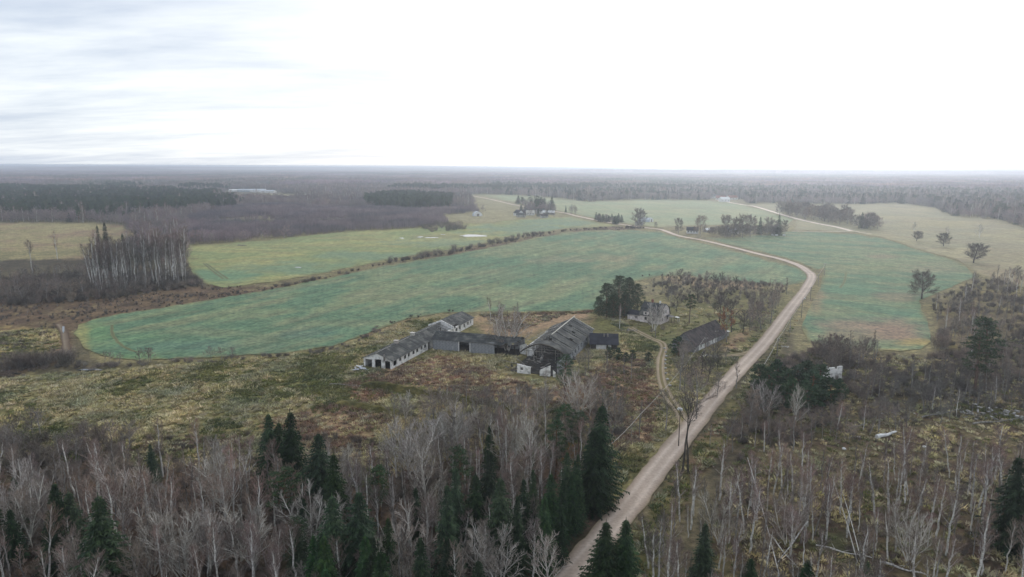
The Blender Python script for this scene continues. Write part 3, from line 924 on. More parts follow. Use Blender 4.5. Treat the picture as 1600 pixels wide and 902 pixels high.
def build_wing():
    rz = math.radians(-15.5)
    b = empty('machine_shed', (-28.5, 238.1, 0), rz, label='grey blockwork shed with a wide dark gateway, joined square to the long barn', category='shed')
    LN, D, EH, RH = 32.0, 9.0, 4.1, 5.9
    w = MB(); wall_run(w, 0, 0, 23.2, 0, EH, .35, [(10.2, 14.0, -.3, 3.5)]); part('front_wall', w, 'greyblock', b)
    # block courses standing a little proud, in the course pattern of the wall
    rr = random.Random(9)
    me = None
    k = 0
    for c in range(7):
        x = .05 - (c % 2) * .3
        while x < 23.0:
            x1 = min(x + 1.18, 23.15); xa = max(x, .05)
            if not (x1 > 10.1 and xa < 14.1) and x1 - xa > .4 and k < 290 and rr.random() < .9:
                q = MB(); e = rr.uniform(.02, .05); q.box(0, x1 - xa, -e, .0, 0, .53)
                o = part('block', q, 'greyblock', b); o.location = (xa, -.002, c * .57 + .04); k += 1
            x += 1.22
    for xx in (10.0, 14.0):
        p = MB(); p.box(xx - .15 + (.0 if xx < 12 else .25), xx + .1 + (.0 if xx < 12 else .25), -.12, -.055, 0, 3.7); part('gate_post', p, 'plaster', b)
    w = MB(); wall_run(w, LN, D, 0, D, EH, .35, [(4, 6, 1.5, 3), (12, 14, 1.5, 3), (20, 22, 1.5, 3)]); part('back_wall', w, 'greyblock', b)
    w = MB(); wall_run(w, 0, D - .35, 0, .36, EH, .35); w.prism([(0.002, .36, EH), (0.002, D - .35, EH), (0.002, D / 2, RH - .1)], (.34, 0, 0)); part('end_wall', w, 'plaster', b)
    r = MB()
    def strips(y0, y1, z0, z1, seed, miss):
        rr = random.Random(seed)
        nx, ny = 24, 4
        for i in range(nx):
            for j in range(ny):
                if (i, j) in miss:
                    continue
                xa, xb = -.3 + (LN + .6) * i / nx, -.3 + (LN + .6) * (i + 1) / nx - .01
                fa, fb = j / ny, (j + 1) / ny
                ya, yb = y0 + (y1 - y0) * fa, y0 + (y1 - y0) * fb
                sg = -.35 * math.exp(-((xa - 25) / 4) ** 2) * (1) + rr.uniform(-.02, .02) + .02 * (i % 2)
                P = [(xa, ya, z0 + (z1 - z0) * fa + sg + .03), (xb, ya, z0 + (z1 - z0) * fa + sg + .03), (xb, yb, z0 + (z1 - z0) * fb + sg), (xa, yb, z0 + (z1 - z0) * fb + sg)]
                if y1 < y0:
                    P = P[::-1]
                r.slab(*P, .05)
    strips(-.6, D / 2, EH - .18, RH, 3, {(22, 0), (23, 0), (23, 1), (20, 0)})
    strips(D + .6, D / 2, EH - .18, RH, 4, set())
    part('roof', r, 'asbestos', b)
    p = MB()
    for x in (24.5, 27.5, 30.6):
        p.box(x - .12, x + .12, .05, .3, 0, EH - .2)
    p.box(23.3, 31.8, .05, .3, EH - .5, EH - .25)
    part('post', p, 'wood_dark', b)
    f = MB(); f.box(.4, LN - .3, .4, D - .4, -.3, .05); part('floor', f, 'dark_inside', b)


def build_hall():
    rz = math.radians(-19.5)
    b = empty('collapsed_hall', (-1.3, 211.3, 0), rz, label='large ruined barn hall with broken gable front and caved-in roof beside the machine shed', category='barn')
    W, LN, EH, RH = 16.0, 52.0, 3.7, 7.6
    r = MB()
    rough_edge_roof(r, W + .5, W / 2, 13, LN + .4, EH - .25, RH, seed=3, rowsx=7, rowsy=24, sag=.25, miss={(5, 17), (3, 2), (4, 1), (3, 14), (2, 9), (6, 0), (6, 1), (0, 0)}, keep=lambda f, y: y > 15 + 5 * abs(math.sin(f * 9)) * f)
    part('roof', r, 'asbestos', b, label='right roof slope, patched with moss')
    r = MB()
    rough_edge_roof(r, -.5, W / 2, 24, LN + .4, EH - .25, RH, seed=7, rowsx=7, rowsy=18, sag=.25, keep=lambda f, y: not (f < .6 and y < 36 + 6 * math.sin(y)) and (f > .25 or y > 44))
    part('roof', r, 'asbestos', b, label='left roof slope, mostly fallen in')
    rd = MB()
    rd.slab((W / 2 - .15, 22.5, RH + .2), (W / 2 + .22, 22.5, RH + .2), (W / 2 + .22, LN + 2.6, RH + .2), (W / 2 - .15, LN + 2.6, RH + .2), .16)
    part('ridge_board', rd, 'wood_pale', b)
    vb = MB()
    vb.slab((W / 2, LN + .2, RH + .3), (W + .5, LN + .2, EH - .02), (W + .5, LN + .55, EH - .02), (W / 2, LN + .55, RH + .3), .16)
    part('verge_board', vb, 'wood_pale', b)
    vb = MB()
    vb.slab((W / 2, 36.2, RH + .22), (0, 44.2, EH - .02), (0, 44.6, EH - .02), (W / 2, 36.6, RH + .22), .14)
    vb.tube([Vector((W / 2 - 1.5, LN - 12, RH + .1)), Vector((-1, LN - 17, EH + .2))], [.12, .12], 4)
    vb.tube([Vector((W / 2 - 1, LN - 20, RH - .1)), Vector((-3, LN - 23, EH - .6))], [.12, .12], 4)
    part('fallen_board', vb, 'wood_pale', b)
    # timber skeleton
    for y in np.arange(14.5, LN, 3.1):
        t = MB()
        for s in ((W, W / 2), (0, W / 2)):
            dz = random.Random(int(y * 7 + s[0])).uniform(-.2, 0)
            if s[0] == 0 and y < 24 and int(y) % 2:
                continue
            t.tube([Vector((s[0], y, EH - .1)), Vector((s[1], y, RH - .25 + dz))], [.09, .09], 4)
        t.tube([Vector((.3, y, EH - .2)), Vector((W - .3, y, EH - .2))], [.09, .09], 4)
        for x in (4.2, 11.8):
            t.tube([Vector((x, y, 0)), Vector((x, y, EH + 1.6))], [.1, .1], 4)
        part('truss', t, 'wood_grey', b)
    # the arched broken edge and the rafters hanging in the hole
    rr = random.Random(4)
    arch = MB()
    pts = [Vector((-.5 + 17 * k / 10, 13.5 - 2.5 * math.sin(math.pi * k / 10), 2.9 + 4.2 * math.sin(math.pi * k / 10))) for k in range(11)]
    arch.tube(pts, [.22] * 11, 5)
    part('bent_beam', arch, 'wood_dark', b)
    moss = MB()
    for k in range(10):
        a_, c_ = pts[k], pts[k + 1]
        if rr.random() < .85:
            moss.slab(tuple(a_ + Vector((0, .3, .15))), tuple(c_ + Vector((0, .3, .15))), tuple(c_ + Vector((0, 3.6 + rr.random(), .3))), tuple(a_ + Vector((0, 3.6 + rr.random(), .3))), .12)
    part('sagging_roof_edge', moss, 'asbestos', b)
    for k in range(16):
        r1 = MB()
        x = rr.uniform(0, 16); y = rr.uniform(2, 14)
        p0 = Vector((x, y, rr.uniform(.3, 2.5))); p1 = p0 + Vector((rr.uniform(-5, 5), rr.uniform(-3, 3), rr.uniform(0, 3.2)))
        r1.tube([p0, p1], [.09, .07], 4)
        part('fallen_rafter', r1, 'wood_grey' if k % 3 else 'wood_dark', b)
    deb = MB()
    for k in range(150):
        x = rr.uniform(-1, 17); y = rr.uniform(.5, 22); s = rr.uniform(.5, 1.5)
        z = .2 + 1.6 * math.exp(-((x - 8) / 7) ** 2) * rr.random()
        A = Vector((x, y, z)); U = Vector((rr.uniform(-1, 1), rr.uniform(-1, 1), rr.uniform(-.4, .4))).normalized() * s
        Vv = U.cross(Vector((rr.uniform(-.3, .3), rr.uniform(-.3, .3), 1))).normalized() * s * .7
        deb.slab(tuple(A), tuple(A + U), tuple(A + U + Vv), tuple(A + Vv), .06, rr.choice((0, 0, 1, 2)))
    part('roof_debris', deb, ['asbestos', 'wood_dark', 'wood_grey'], b, kind='stuff')
    # walls: what is left of them
    w = MB(); wall_run(w, W, 3, W, LN, EH - .2, .4, [(k, k + 1.6, 1.1, 2.6) for k in np.arange(13, 46, 4.2)]); part('side_wall', w, 'greyblock', b)
    w = MB(); wall_run(w, 0, LN, 0, 20, EH - .2, .4, [(k, k + 1.6, 1.1, 2.6) for k in np.arange(2, 26, 4.2)]); part('side_wall', w, 'plaster', b)
    w = MB(); wall_run(w, W, LN, 0, LN, EH, .4); w.prism([(0, LN - .4, EH), (W, LN - .4, EH), (W / 2, LN - .4, RH - .1)], (0, .39, 0)); part('end_wall', w, 'greyblock', b)
    for x0, x1, h0, h1, ops in ((3.2, 7.6, 2.9, 2.2, [(1.0, 2.0, .9, 1.9)]), (10.8, 14.2, 1.6, 3.4, []), (15.2, 16.0, 2.0, 1.2, [])):
        w = MB(); wall_run(w, x0, 0, x1, .3, h0, .4, ops, h1=h1)
        part('broken_wall', w, 'plaster', b, label='broken stub of the white front wall')
    for x0, y0, h0, h1 in ((-.2, 20.5, 3.6, 1.6), (-3.6, 22.5, 2.8, 3.8)):
        w = MB(); wall_run(w, x0, y0, x0 + 2.6, y0 - .8, h0, .4, (), h1=h1); part('broken_wall', w, 'plaster', b, label='broken stub of the left side wall')
    f = MB(); f.box(.5, W - .5, 1, LN - .5, -.3, .03); part('floor', f, 'dark_inside', b)


def build_tar_shed():
    rz = math.radians(-6)
    b = empty('tar_roofed_shed', (28.4, 239.6, 0), rz, label='small shed with black tarred roof and white front wall beside the ruined hall', category='shed')
    W, D, EH, RH = 10.0, 8.5, 2.2, 4.7
    w = MB(); wall_run(w, 2.2, 0, 7.6, 0, EH - .1, .3, [(3.6, 4.4, -.3, 1.7)]); part('front_wall', w, 'white', b)
    for xa_, xb_ in ((.2, 2.19), (7.61, W - .2)):
        w = MB(); wall_run(w, xa_, 0.01, xb_, 0.01, EH - .1, .3); part('board_wall', w, 'wood_dark', b)
    for nm, x0, x1 in (('side_wall', W - .5, W - .2), ('side_wall', .2, .5)):
        w = MB(); w.prism([(x0, .31, -.3), (x0, D, -.3), (x0, D, EH), (x0, D * .62, RH - .12), (x0, .31, EH)], (x1 - x0, 0, 0)); part(nm, w, 'greyblock' if x0 < 1 else 'wood_grey', b)
    w = MB(); wall_run(w, W - .5, D, .5, D, EH, .3); part('back_wall', w, 'wood_dark', b)
    r = MB()
    rr = random.Random(2)
    for i in range(9):
        xa, xb = -.3 + i * (W + .6) / 9, -.3 + (i + 1) * (W + .6) / 9 + .0
        s = rr.uniform(-.02, .03)
        r.slab((xa, -.7, EH - .3 + s), (xb, -.7, EH - .3 + s), (xb, D * .62, RH + s), (xa, D * .62, RH + s), .1)
        r.slab((xa, D * .62 + .002, RH + s), (xb, D * .62 + .002, RH + s), (xb, D + .5, EH + s), (xa, D + .5, EH + s), .1)
    part('roof', r, 'tar', b)
    v = MB()
    for x in (5.0, 6.3):
        v.tube([Vector((x, D * .42, RH - .9)), Vector((x, D * .42, RH + .2))], [.28, .28], 8, cap=True)
    part('roof_vent', v, 'wood_grey', b)


def build_stone_barn():
    rz = math.radians(-39.5)
    b = empty('field_stone_barn', (58.6, 241.2, 0), rz, label='steep-roofed field stone barn with two white wall patches between the farm track and the road', category='barn')
    W, LN, EH, RH = 8.6, 27.5, 2.5, 6.4
    w = MB(); wall_run(w, W, .4, W, LN - .3, EH, .45, [(5.0, 5.9, .6, 1.6), (15.2, 16.0, .7, 1.6)]); part('side_wall', w, 'fieldstone', b)
    for y0, y1 in ((3.6, 8.6), (12.2, 19.4)):
        w = MB(); wall_run(w, W + .06, y0, W + .06, y1, EH - .25, .055, [(1.4 if y0 < 5 else 3.0, (2.3 if y0 < 5 else 3.8), .6 if y0 < 5 else .7, 1.6)], z0=-.1)
        part('whitewashed_panel', w, 'white', b)
    for (yy) in (5.0, 15.2):
        window_part(b, (W, yy + .4), (0, 1), .85, .95, .65)
    w = MB(); wall_run(w, 0, LN - .3, 0, .4, EH, .45, [(8, 10.5, -.3, 2.2)]); part('side_wall', w, 'fieldstone', b)
    w = MB(); wall_run(w, 0, 0, W, 0, EH, .4, [(3.4, 5.2, -.3, 2.1)]); w.prism([(0, 0.002, EH), (W, 0.002, EH), (W / 2, 0.002, RH - .15)], (0, .38, 0)); part('gable_wall', w, 'fieldstone', b)
    w = MB(); wall_run(w, W, LN, 0, LN, EH, .3); w.prism([(0, LN - .3, EH), (W, LN - .3, EH), (W / 2, LN - .3, RH - .15)], (0, .29, 0)); part('gable_wall', w, 'wood_dark', b)
    for x0, x1, sd in ((W + .75, W / 2, 5), (-.75, W / 2, 6)):
        r = MB(); rough_edge_roof(r, x0, x1, -.5, LN + .5, EH - .45, RH, seed=sd, rowsx=9, rowsy=34, sag=.1); part('roof', r, 'roof_brown', b)
    rd = MB(); rd.tube([Vector((W / 2, -.4, RH + .02)), Vector((W / 2, LN + .4, RH + .02))], [.14, .14], 6); part('ridge_cap', rd, 'roof_brown', b)
    w = MB(); wall_run(w, W - .2, LN, W - .2, LN + 4.5, 1.9, .12, h1=1.5); wall_run(w, W - .2, LN + 4.5, 1.5, LN + 4.5, 1.5, .12)
    part('lean_to_wall', w, 'wood_grey', b)
    r = MB(); r.slab((W + .2, LN + .56, 2.35), (W + .2, LN + 5, 1.75), (1.2, LN + 5, 1.75), (1.2, LN + .56, 2.35), .06); part('lean_to_roof', r, 'sheet_grey', b)


def build_house():
    """local x = along the gable (into the depth), local y = along the ridge"""
    rz = math.atan2(.81, .585)      # local x points along (.585,.81)
    b = empty('farmhouse', (62.5, 279.6, 0), rz, label='old farmhouse with dark mansard roof and pinkish gable among the pines', category='house')
    W, LN, EH, MH, RH = 9.2, 9.4, 3.0, 6.0, 8.0
    gab = [(0, 0, EH), (W, 0, EH), (W - 1.1, 0, MH), (W / 2, 0, RH - .1), (1.1, 0, MH)]
    w = MB(); wall_run(w, 0, 0, W, 0, EH, .35, [(1.3, 2.4, .9, 2.3), (6.6, 7.7, .9, 2.3)], z0=-.3)
    w.prism(gab[::1], (0, .34, 0)); part('gable_wall', w, 'pink_plaster', b)
    for x, z in ((1.3, .9), (6.6, .9)):
        window_part(b, (x, 0), (1, 0), 1.1, 1.4, z)
    for x in (3.0, 5.1):
        q = MB(); q.box(x - .55, x + .55, -.05, -.002, 3.9, 5.3); o = part('window', q, 'white', b)
        q = MB(); q.box(x - .43, x - .04, -.065, -.052, 4.0, 5.2); q.box(x + .04, x + .43, -.065, -.052, 4.0, 5.2); part('pane', q, 'glass', o)
    w = MB(); wall_run(w, 0, LN, 0, .36, EH, .35, [(2, 3.1, .9, 2.3), (5.6, 6.7, .9, 2.3)], z0=-.3); part('front_wall', w, 'pink_plaster', b)
    for y in (3.1, 6.7):
        window_part(b, (0, LN - y + 1.1), (0, -1), 1.1, 1.4, .9)
    w = MB(); wall_run(w, W, .36, W, LN, EH, .35, [(2, 3.1, .9, 2.3)], z0=-.3); part('back_wall', w, 'pink_plaster', b)
    w = MB(); wall_run(w, W - .36, LN, .36, LN, EH, .35, z0=-.3); w.prism([(x, LN - .35, z) for x, y, z in gab], (0, .34, 0)); part('gable_wall', w, 'pink_plaster', b)
    r = MB()
    for xa, za, xb, zb in ((-.45, EH - .2, 1.1, MH), (1.1, MH, W / 2, RH), (W + .45, EH - .2, W - 1.1, MH), (W - 1.1, MH, W / 2, RH)):
        n = 8
        for i in range(n):
            ya, yb = -.35 + (LN + .7) * i / n, -.35 + (LN + .7) * (i + 1) / n
            s = .02 * (i % 2)
            P = [(xa, ya, za + s), (xb, ya, zb + s), (xb, yb, zb + s), (xa, yb, za + s)]
            r.slab(*(P if xb > xa else P[::-1]), .07)
    part('roof', r, 'asbestos', b)
    c = MB(); c.box(W / 2 - .4, W / 2 + .4, 5.6, 6.4, RH - .4, RH + 1.3); o = part('chimney', c, 'brick_red', b)
    c = MB(); c.box(W / 2 - .3, W / 2 + .3, 2.2, 2.8, RH - .4, RH + .9); part('chimney', c, 'plaster', b)
    d = MB(); d.box(-1.0, .9, 5.4, 7.4, 3.4, 4.9); o = part('dormer', d, 'pink_plaster', b)
    q = MB(); q.box(-1.06, -1.005, 6.0, 6.8, 3.7, 4.5); part('window_pane', q, 'glass', o)
    q = MB(); q.slab((-1.25, 5.2, 4.95), (1.3, 5.2, 5.5), (1.3, 7.6, 5.5), (-1.25, 7.6, 4.95), .08); part('dormer_roof', q, 'asbestos', o)
    # lower extension
    w = MB(); wall_run(w, .6, LN + 6.2, .6, LN + .01, 2.5, .3, [(3.6, 4.7, .9, 1.9)], z0=-.3); wall_run(w, 5.2, LN + 6.2, .92, LN + 6.2, 2.5, .3, z0=-.3); wall_run(w, 5.2, LN + .01, 5.2, LN + 5.9, 2.5, .3, z0=-.3)
    part('extension_wall', w, 'pink_plaster', b)
    r = MB(); r.slab((.1, LN + .4, 2.45), (3.0, LN + .4, 4.0), (3.0, LN + 6.6, 4.0), (.1, LN + 6.6, 2.45), .1); r.slab((3.0, LN + .4, 4.0), (5.6, LN + .4, 2.6), (5.6, LN + 6.6, 2.6), (3.0, LN + 6.6, 4.0), .1)
    part('extension_roof', r, 'tar', b)
    # porch on the gable side
    p = MB()
    for x, y in ((5.2, -2.6), (8.2, -2.6)):
        p.box(x - .08, x + .08, y - .08, y + .08, 0, 2.3)
    part('porch_post', p, 'wood_dark', b)
    q = MB(); q.slab((4.8, -2.9, 2.35), (8.6, -2.9, 2.35), (8.6, -.02, 2.75), (4.8, -.02, 2.75), .1); part('porch_roof', q, 'tar', b)
    t = MB(); t.slab((7.6, -4.6, 2.0), (9.4, -4.6, 2.0), (9.4, -2.95, 2.15), (7.6, -2.95, 2.15), .08)
    for x, y in ((7.7, -4.5), (9.3, -4.5)):
        t.box(x - .05, x + .05, y - .05, y + .05, 0, 1.95)
    part('canopy', t, 'white', b)


build_long_barn(); build_wing(); build_hall(); build_tar_shed(); build_stone_barn(); build_house()


def ruin_wall(px, py, w, h, label, rz=0.0):
    b = empty('ruin_wall', (*G(px, py), 0), rz, label=label, category='ruin')
    rr = random.Random(int(px))
    m = MB()
    x = -w / 2
    while x < w / 2:
        d = rr.uniform(.5, 1.1); m.box(x, min(x + d, w / 2), -.25 + rr.uniform(-.03, .03), .25, -.3, h * rr.uniform(.75, 1.0)); x += d + .004
    part('wall', m, 'plaster', b)
    m = MB()
    for k in range(14):
        s = rr.uniform(.3, .6); xx = rr.uniform(-w / 2 - .8, w / 2 + .8); yy = rr.uniform(-1.6, 1.2)
        m.box(xx, xx + s, yy, yy + s * .8, 0, s * .6)
    part('rubble', m, 'stone', b, kind='stuff')


ruin_wall(1298, 592, 6.5, 4.2, 'broken white wall of a ruin among the dark conifers right of the road')


def bank(pa, pb, w, h, seed):
    """a long overgrown earth bank"""
    a, b = Vector(G(*pa)), Vector(G(*pb)); d = (b - a); n = 40; m = MB(); Ln = d.length; d.normalize(); q = Vector((-d.y, d.x))
    prof_ = [(-1, 0), (-.55, .55), (-.2, .95), (.2, 1), (.6, .5), (1, 0)]
    for i in range(n + 1):
        t = i / n; e = min(1, t * 8, (1 - t) * 8) ** .5
        for o, z in prof_:
            p = a + d * Ln * t + q * (o * w * (.85 + .3 * float(vnoise(i * .5, o * 3, seed))))
            m.v.append((p.x, p.y, -.2 + (h + .2) * z * e * (.75 + .5 * float(vnoise(i * .4, o * 2, seed + 2)))))
    k = len(prof_)
    for i in range(n):
        for j in range(k - 1):
            m.f.append((i * k + j, (i + 1) * k + j, (i + 1) * k + j + 1, i * k + j + 1)); m.m.append(0)
    me = m.mesh('earth_bank', []); V_ = np.array(m.v)
    nn_ = fbm(V_[:, 0], V_[:, 1], 3, 3, seed)[:, None]
    vcol(me, lin((58, 62, 36)) * (1 - nn_) + lin((104, 98, 64)) * nn_)
    me.materials.append(MAT['ground'])
    if me.polygons[60].normal.z < 0:
        me.flip_normals()
    link('earth_bank', me, kind='structure')


bank((562, 601), (735, 627), 2.2, 1.7, 3); bank((525, 628), (655, 652), 2.4, 1.0, 9); bank((705, 622), (800, 640), 2.0, 1.2, 5)


# simple but complete small houses of the far farmsteads
def small_house(name, px, py, w, d, h, rh, rz, wallm, roofm, label, nwin=3, group=None, chimney=True, cat='house'):
    b = empty(name, (*G(px, py), 0), math.radians(rz), label=label, category=cat)
    if group:
        b['group'] = group
    m = MB()
    ops = [((i + .5) * w / nwin - .5, (i + .5) * w / nwin + .5, h * .35, h * .8) for i in range(nwin)]
    wall_run(m, -w / 2, 0, w / 2, 0, h, .3, [(a, c, e, f) for a, c, e, f in ops]); wall_run(m, w / 2, d, -w / 2, d, h, .3)
    for x in (-w / 2, w / 2 - .3):
        m.prism([(x, .3, -.2), (x, d - .3, -.2), (x, d - .3, h), (x, d / 2, rh - .1), (x, .3, h)], (.3, 0, 0))
    part('wall', m, wallm, b)
    for a, c, e, f in ops:
        window_part(b, (-w / 2 + a, 0), (1, 0), c - a, f - e, e)
    r = MB()
    r.slab((-w / 2 - .4, -.5, h - .25), (w / 2 + .4, -.5, h - .25), (w / 2 + .4, d / 2, rh), (-w / 2 - .4, d / 2, rh), .12)
    r.slab((-w / 2 - .4, d / 2 + .002, rh), (w / 2 + .4, d / 2 + .002, rh), (w / 2 + .4, d + .5, h - .25), (-w / 2 - .4, d + .5, h - .25), .12)
    ro = part('roof', r, roofm, b)
    if chimney:
        c = MB(); c.box(w * .1, w * .1 + .7, d / 2 - .35, d / 2 + .35, rh - .5, rh + 1.1); part('chimney', c, 'brick_red', ro)


for a in [
    ('house', 806, 337, 12, 9, 3.5, 7.5, -58, 'white', 'tar', 'dark-roofed house with a white gable at the end of the farm hamlet nearest the ditch', 3),
    ('farm_shed', 814, 339.5, 12, 7, 3, 5.5, -5, 'stone', 'asbestos', 'pale low shed in front of the white-gabled hamlet house', 2),
    ('farm_shed', 822, 334.5, 14, 8, 3, 6, 10, 'wood_dark', 'roof_brown', 'dark timber shed in the middle of the farm hamlet', 2),
    ('house', 829, 336.5, 11, 8, 3.2, 6.5, 5, 'plaster', 'wood_pale', 'house with a pale roof in the middle of the farm hamlet', 3),
    ('farm_shed', 836, 332.5, 16, 8, 3, 6, -10, 'wood_dark', 'tar', 'long dark shed beside the road through the hamlet', 3),
    ('house', 845, 334, 12, 8, 3.4, 7, 8, 'plaster', 'asbestos', 'grey-roofed house between the hamlet sheds', 3),
    ('farm_shed', 857, 335.5, 16, 7, 3, 5.4, -6, 'wood_grey', 'white', 'long shed with a bright pale roof at the hamlet edge towards the lone spruce', 3),
    ('farm_shed', 851, 340.5, 9, 6, 2.6, 4.8, 12, 'stone', 'roof_brown', 'lowest small shed in front of the hamlet', 2),
    ('house', 1082, 365, 11, 7, 3.0, 6.2, -12, 'white', 'tar', 'white cottage with dark roof and four windows under the big roadside tree', 4),
    ('farm_shed', 1110, 363, 9, 6, 2.4, 4.2, 18, 'wood_grey', 'white', 'little shed with a white roof right of the roadside cottage', 2),
    ('farm_shed', 1146, 364.5, 10, 7, 2.6, 5, -8, 'plaster', 'sheet_grey', 'grey-roofed shed under the row of bare trees', 2),
    ('farm_shed', 1000, 352.5, 8, 6, 2.4, 4.6, 10, 'wood_pale', 'wood_grey', 'pale shed behind the tall pair of bare trees by the road', 2),
    ('house', 1134, 315.5, 18, 11, 5, 9, 10, 'white', 'white', 'bright white house at the village on the far hill', 3),
    ('house', 1126, 312.5, 18, 11, 4, 8.5, -12, 'plaster', 'brick_red', 'red-roofed house in the far hill village', 3),
    ('house', 1146, 312, 20, 12, 4, 8.5, 14, 'plaster', 'brick_red', 'second red-roofed house, at the road end of the far village', 3),
    ('house', 1119, 310, 20, 12, 4, 8.5, 4, 'white', 'asbestos', 'white house with a grey roof at the edge of the far village', 3),
    ('farm_shed', 368, 300, 34, 16, 4, 6.5, 3, 'white', 'white', 'first of the long pale farm sheds in the far left clearing', 5),
    ('farm_shed', 384, 300.3, 44, 16, 4.5, 7.5, -4, 'sheet_grey', 'sheet_grey', 'second long pale shed, the longest in the far left clearing', 6),
    ('farm_shed', 402, 300.5, 36, 18, 5, 8, 6, 'white', 'sheet_grey', 'tallest long pale shed in the far left clearing', 6),
    ('farm_shed', 417, 301.5, 34, 16, 4, 6.5, -8, 'plaster', 'sheet_grey', 'last long pale shed, towards the far pine clump', 5),
]:
    small_house(*a, cat='house' if a[0] == 'house' else 'shed', chimney=a[0] == 'house')


def tunnel(px, py, w, r, rz, label):
    b = empty('storage_hangar', (*G(px, py), 0), math.radians(rz), label=label, category='hangar')
    m = MB(); n = 14
    P = [(r * math.cos(math.pi * i / n), r * math.sin(math.pi * i / n)) for i in range(n + 1)]
    for i in range(n):
        m.slab((P[i][0], 0, P[i][1]), (P[i][0], w, P[i][1]), (P[i + 1][0], w, P[i + 1][1]), (P[i + 1][0], 0, P[i + 1][1]), .08)
    part('arched_roof', m, 'sheet_grey', b)
    for y in (.05, w - .25):
        e = MB(); e.prism([(x * .98, y, z * .98) for x, z in P], (0, .2, 0)); part('end_wall', e, 'white', b)
    d = MB(); d.box(-1.6, 1.6, -.02, .045, 0, 3.2); part('door', d, 'wood_grey', b)


tunnel(1018, 347, 16, 5, 50, 'round-backed pale hangar behind the bare trees on the far side of the road')
tunnel(747, 338, 10, 6, 15, 'small white round-topped store at the end of the purple thicket')


# beehive boxes by the spruce in the row of trees
def hive(px, py, label):
    b = empty('beehive', (*G(px, py), 0), .2, label=label, category='beehive', group='pale boxes under the tree row')
    m = MB(); m.box(-1.1, 1.1, -.8, .8, .3, 1.6); part('box', m, 'white', b)
    m = MB(); m.box(-1.25, 1.25, -.95, .95, 1.603, 1.75); part('lid', m, 'sheet_grey', b)
    m = MB()
    for x in (-.8, .8):
        m.box(x - .1, x + .1, -.6, .6, 0, .298)
    part('stand', m, 'wood_dark', b)


for px, py, lb in ((1207, 368.5, 'pale box left of two others at the foot of the tree row spruce'), (1213, 369, 'pale box between two others at the foot of the tree row spruce'), (1225, 369.5, 'pale box farthest along, at the edge of the teal field')):
    hive(px, py, lb)


# ------------------------------------------------------------------ overhead line along the road, poles, transformer, lamp
def pole(px, pyb, pyt, label, lamp=False, lean=0.0):
    X, Y = G(px, pyb)
    h = max(6.5, min(11, float(hgt(px, pyb, pyt))))
    b = empty('utility_pole', (X, Y, 0), 0.5, label=label, category='utility pole', group='wooden poles of the overhead line')
    m = MB(); m.tube([Vector((0, 0, -.5)), Vector((lean, 0, h * .5)), Vector((lean * 1.6, 0, h))], [.15, .13, .10], 7, cap=True); part('pole', m, 'bark_grey', b)
    m = MB(); m.box(-.7 + lean * 1.6, .7 + lean * 1.6, -.16, -.11, h - .45, h - .33); part('crossarm', m, 'wood_grey', b)
    for x in (-.6, .6):
        q = MB(); q.tube([Vector((x + lean * 1.6, -.135, h - .328)), Vector((x + lean * 1.6, -.135, h - .12))], [.05, .06], 6, cap=True); part('insulator', q, 'white', b)
    if lamp:
        q = MB(); q.tube([Vector((lean * 1.6, 0, h)), Vector((lean * 1.6 + .5, 0, h + .25)), Vector((lean * 1.6 + 1.1, 0, h + .3))], [.05] * 3, 5); part('lamp_arm', q, 'wood_grey', b)
        q = MB(); q.tube([Vector((lean * 1.6 + .8, 0, h + .28)), Vector((lean * 1.6 + 1.0, 0, h + .38)), Vector((lean * 1.6 + 1.5, 0, h + .36)), Vector((lean * 1.6 + 1.75, 0, h + .28))], [.1, .24, .24, .08], 8, cap=True); part('lamp_head', q, 'white', b)
    return Vector((X, Y, h - .1))


PT = [pole(1288, 431, 409, 'pole beyond the outer side of the road bend'),
      pole(1278, 446, 426, 'pole right beside the sharp road bend'),
      pole(1266, 468, 449, 'second pole down the road from the bend'),
      pole(1252, 496, 466, 'white-capped pole third down the road from the bend', lamp=True),
      pole(1234, 521, 496, 'fourth pole down the road from the bend'),
      pole(1214, 556, 530, 'pole nearest the dark conifers by the road'),
      pole(1190, 604, 570, 'pole hidden among the dark conifers at the roadside')]
PB = [pole(1117, 558, 515, 'tall dark pole in front of the field stone barn'), pole(1100, 556, 546, 'short leaning pole by the debris heap', lean=.4), ]
PF = [pole(1024, 528, 512, 'pole on the grass where the farm track forks')]


def cable(a, b, r, label, sag=.6, group='overhead cables'):
    m = MB()
    pts = []
    for i in range(17):
        t = i / 16
        p = a.lerp(b, t); p.z -= sag * 4 * t * (1 - t)
        pts.append(p)
    m.tube(pts, [r] * 17, 5)
    o = link('overhead_cable', m.mesh('overhead_cable', ['cable']), label=label, category='cable', group=group)


for i in range(len(PT) - 1):
    cable(PT[i], PT[i + 1], .07, 'cable span along the road, %s' % ('beyond the bend', 'round the bend', 'first below the bend', 'second below the bend', 'third below the bend', 'last before the conifers')[i])
far_end = Vector((*G(960, 690, 5), 5.0))
cable(PB[1] + Vector((0, 0, .2)), Vector((*G(1000, 648, 6.5), 6.5)), .06, 'cable running from the debris heap pole across the farm track', 1.2)
cable(Vector((*G(1000, 648, 6.5), 6.5)), Vector((*G(930, 712, 6.0), 6.0)), .06, 'cable crossing the russet grass towards the dark spruces', .8)
_X, _Y = Q(1000, 648, 6.5)
b_ = empty('utility_pole', (float(_X), float(_Y), 0), 0.2, label='thin pole on the russet grass left of the farm track', category='utility pole', group='wooden poles of the overhead line')
m = MB(); m.tube([Vector((0, 0, -.5)), Vector((0, 0, 6.5))], [.13, .09], 6, cap=True); part('pole', m, 'bark_grey', b_)
_X, _Y = Q(930, 712, 6.0)
b_ = empty('utility_pole', (float(_X), float(_Y), 0), 0.2, label='thin pole beside the dark spruces left of the road', category='utility pole', group='wooden poles of the overhead line')
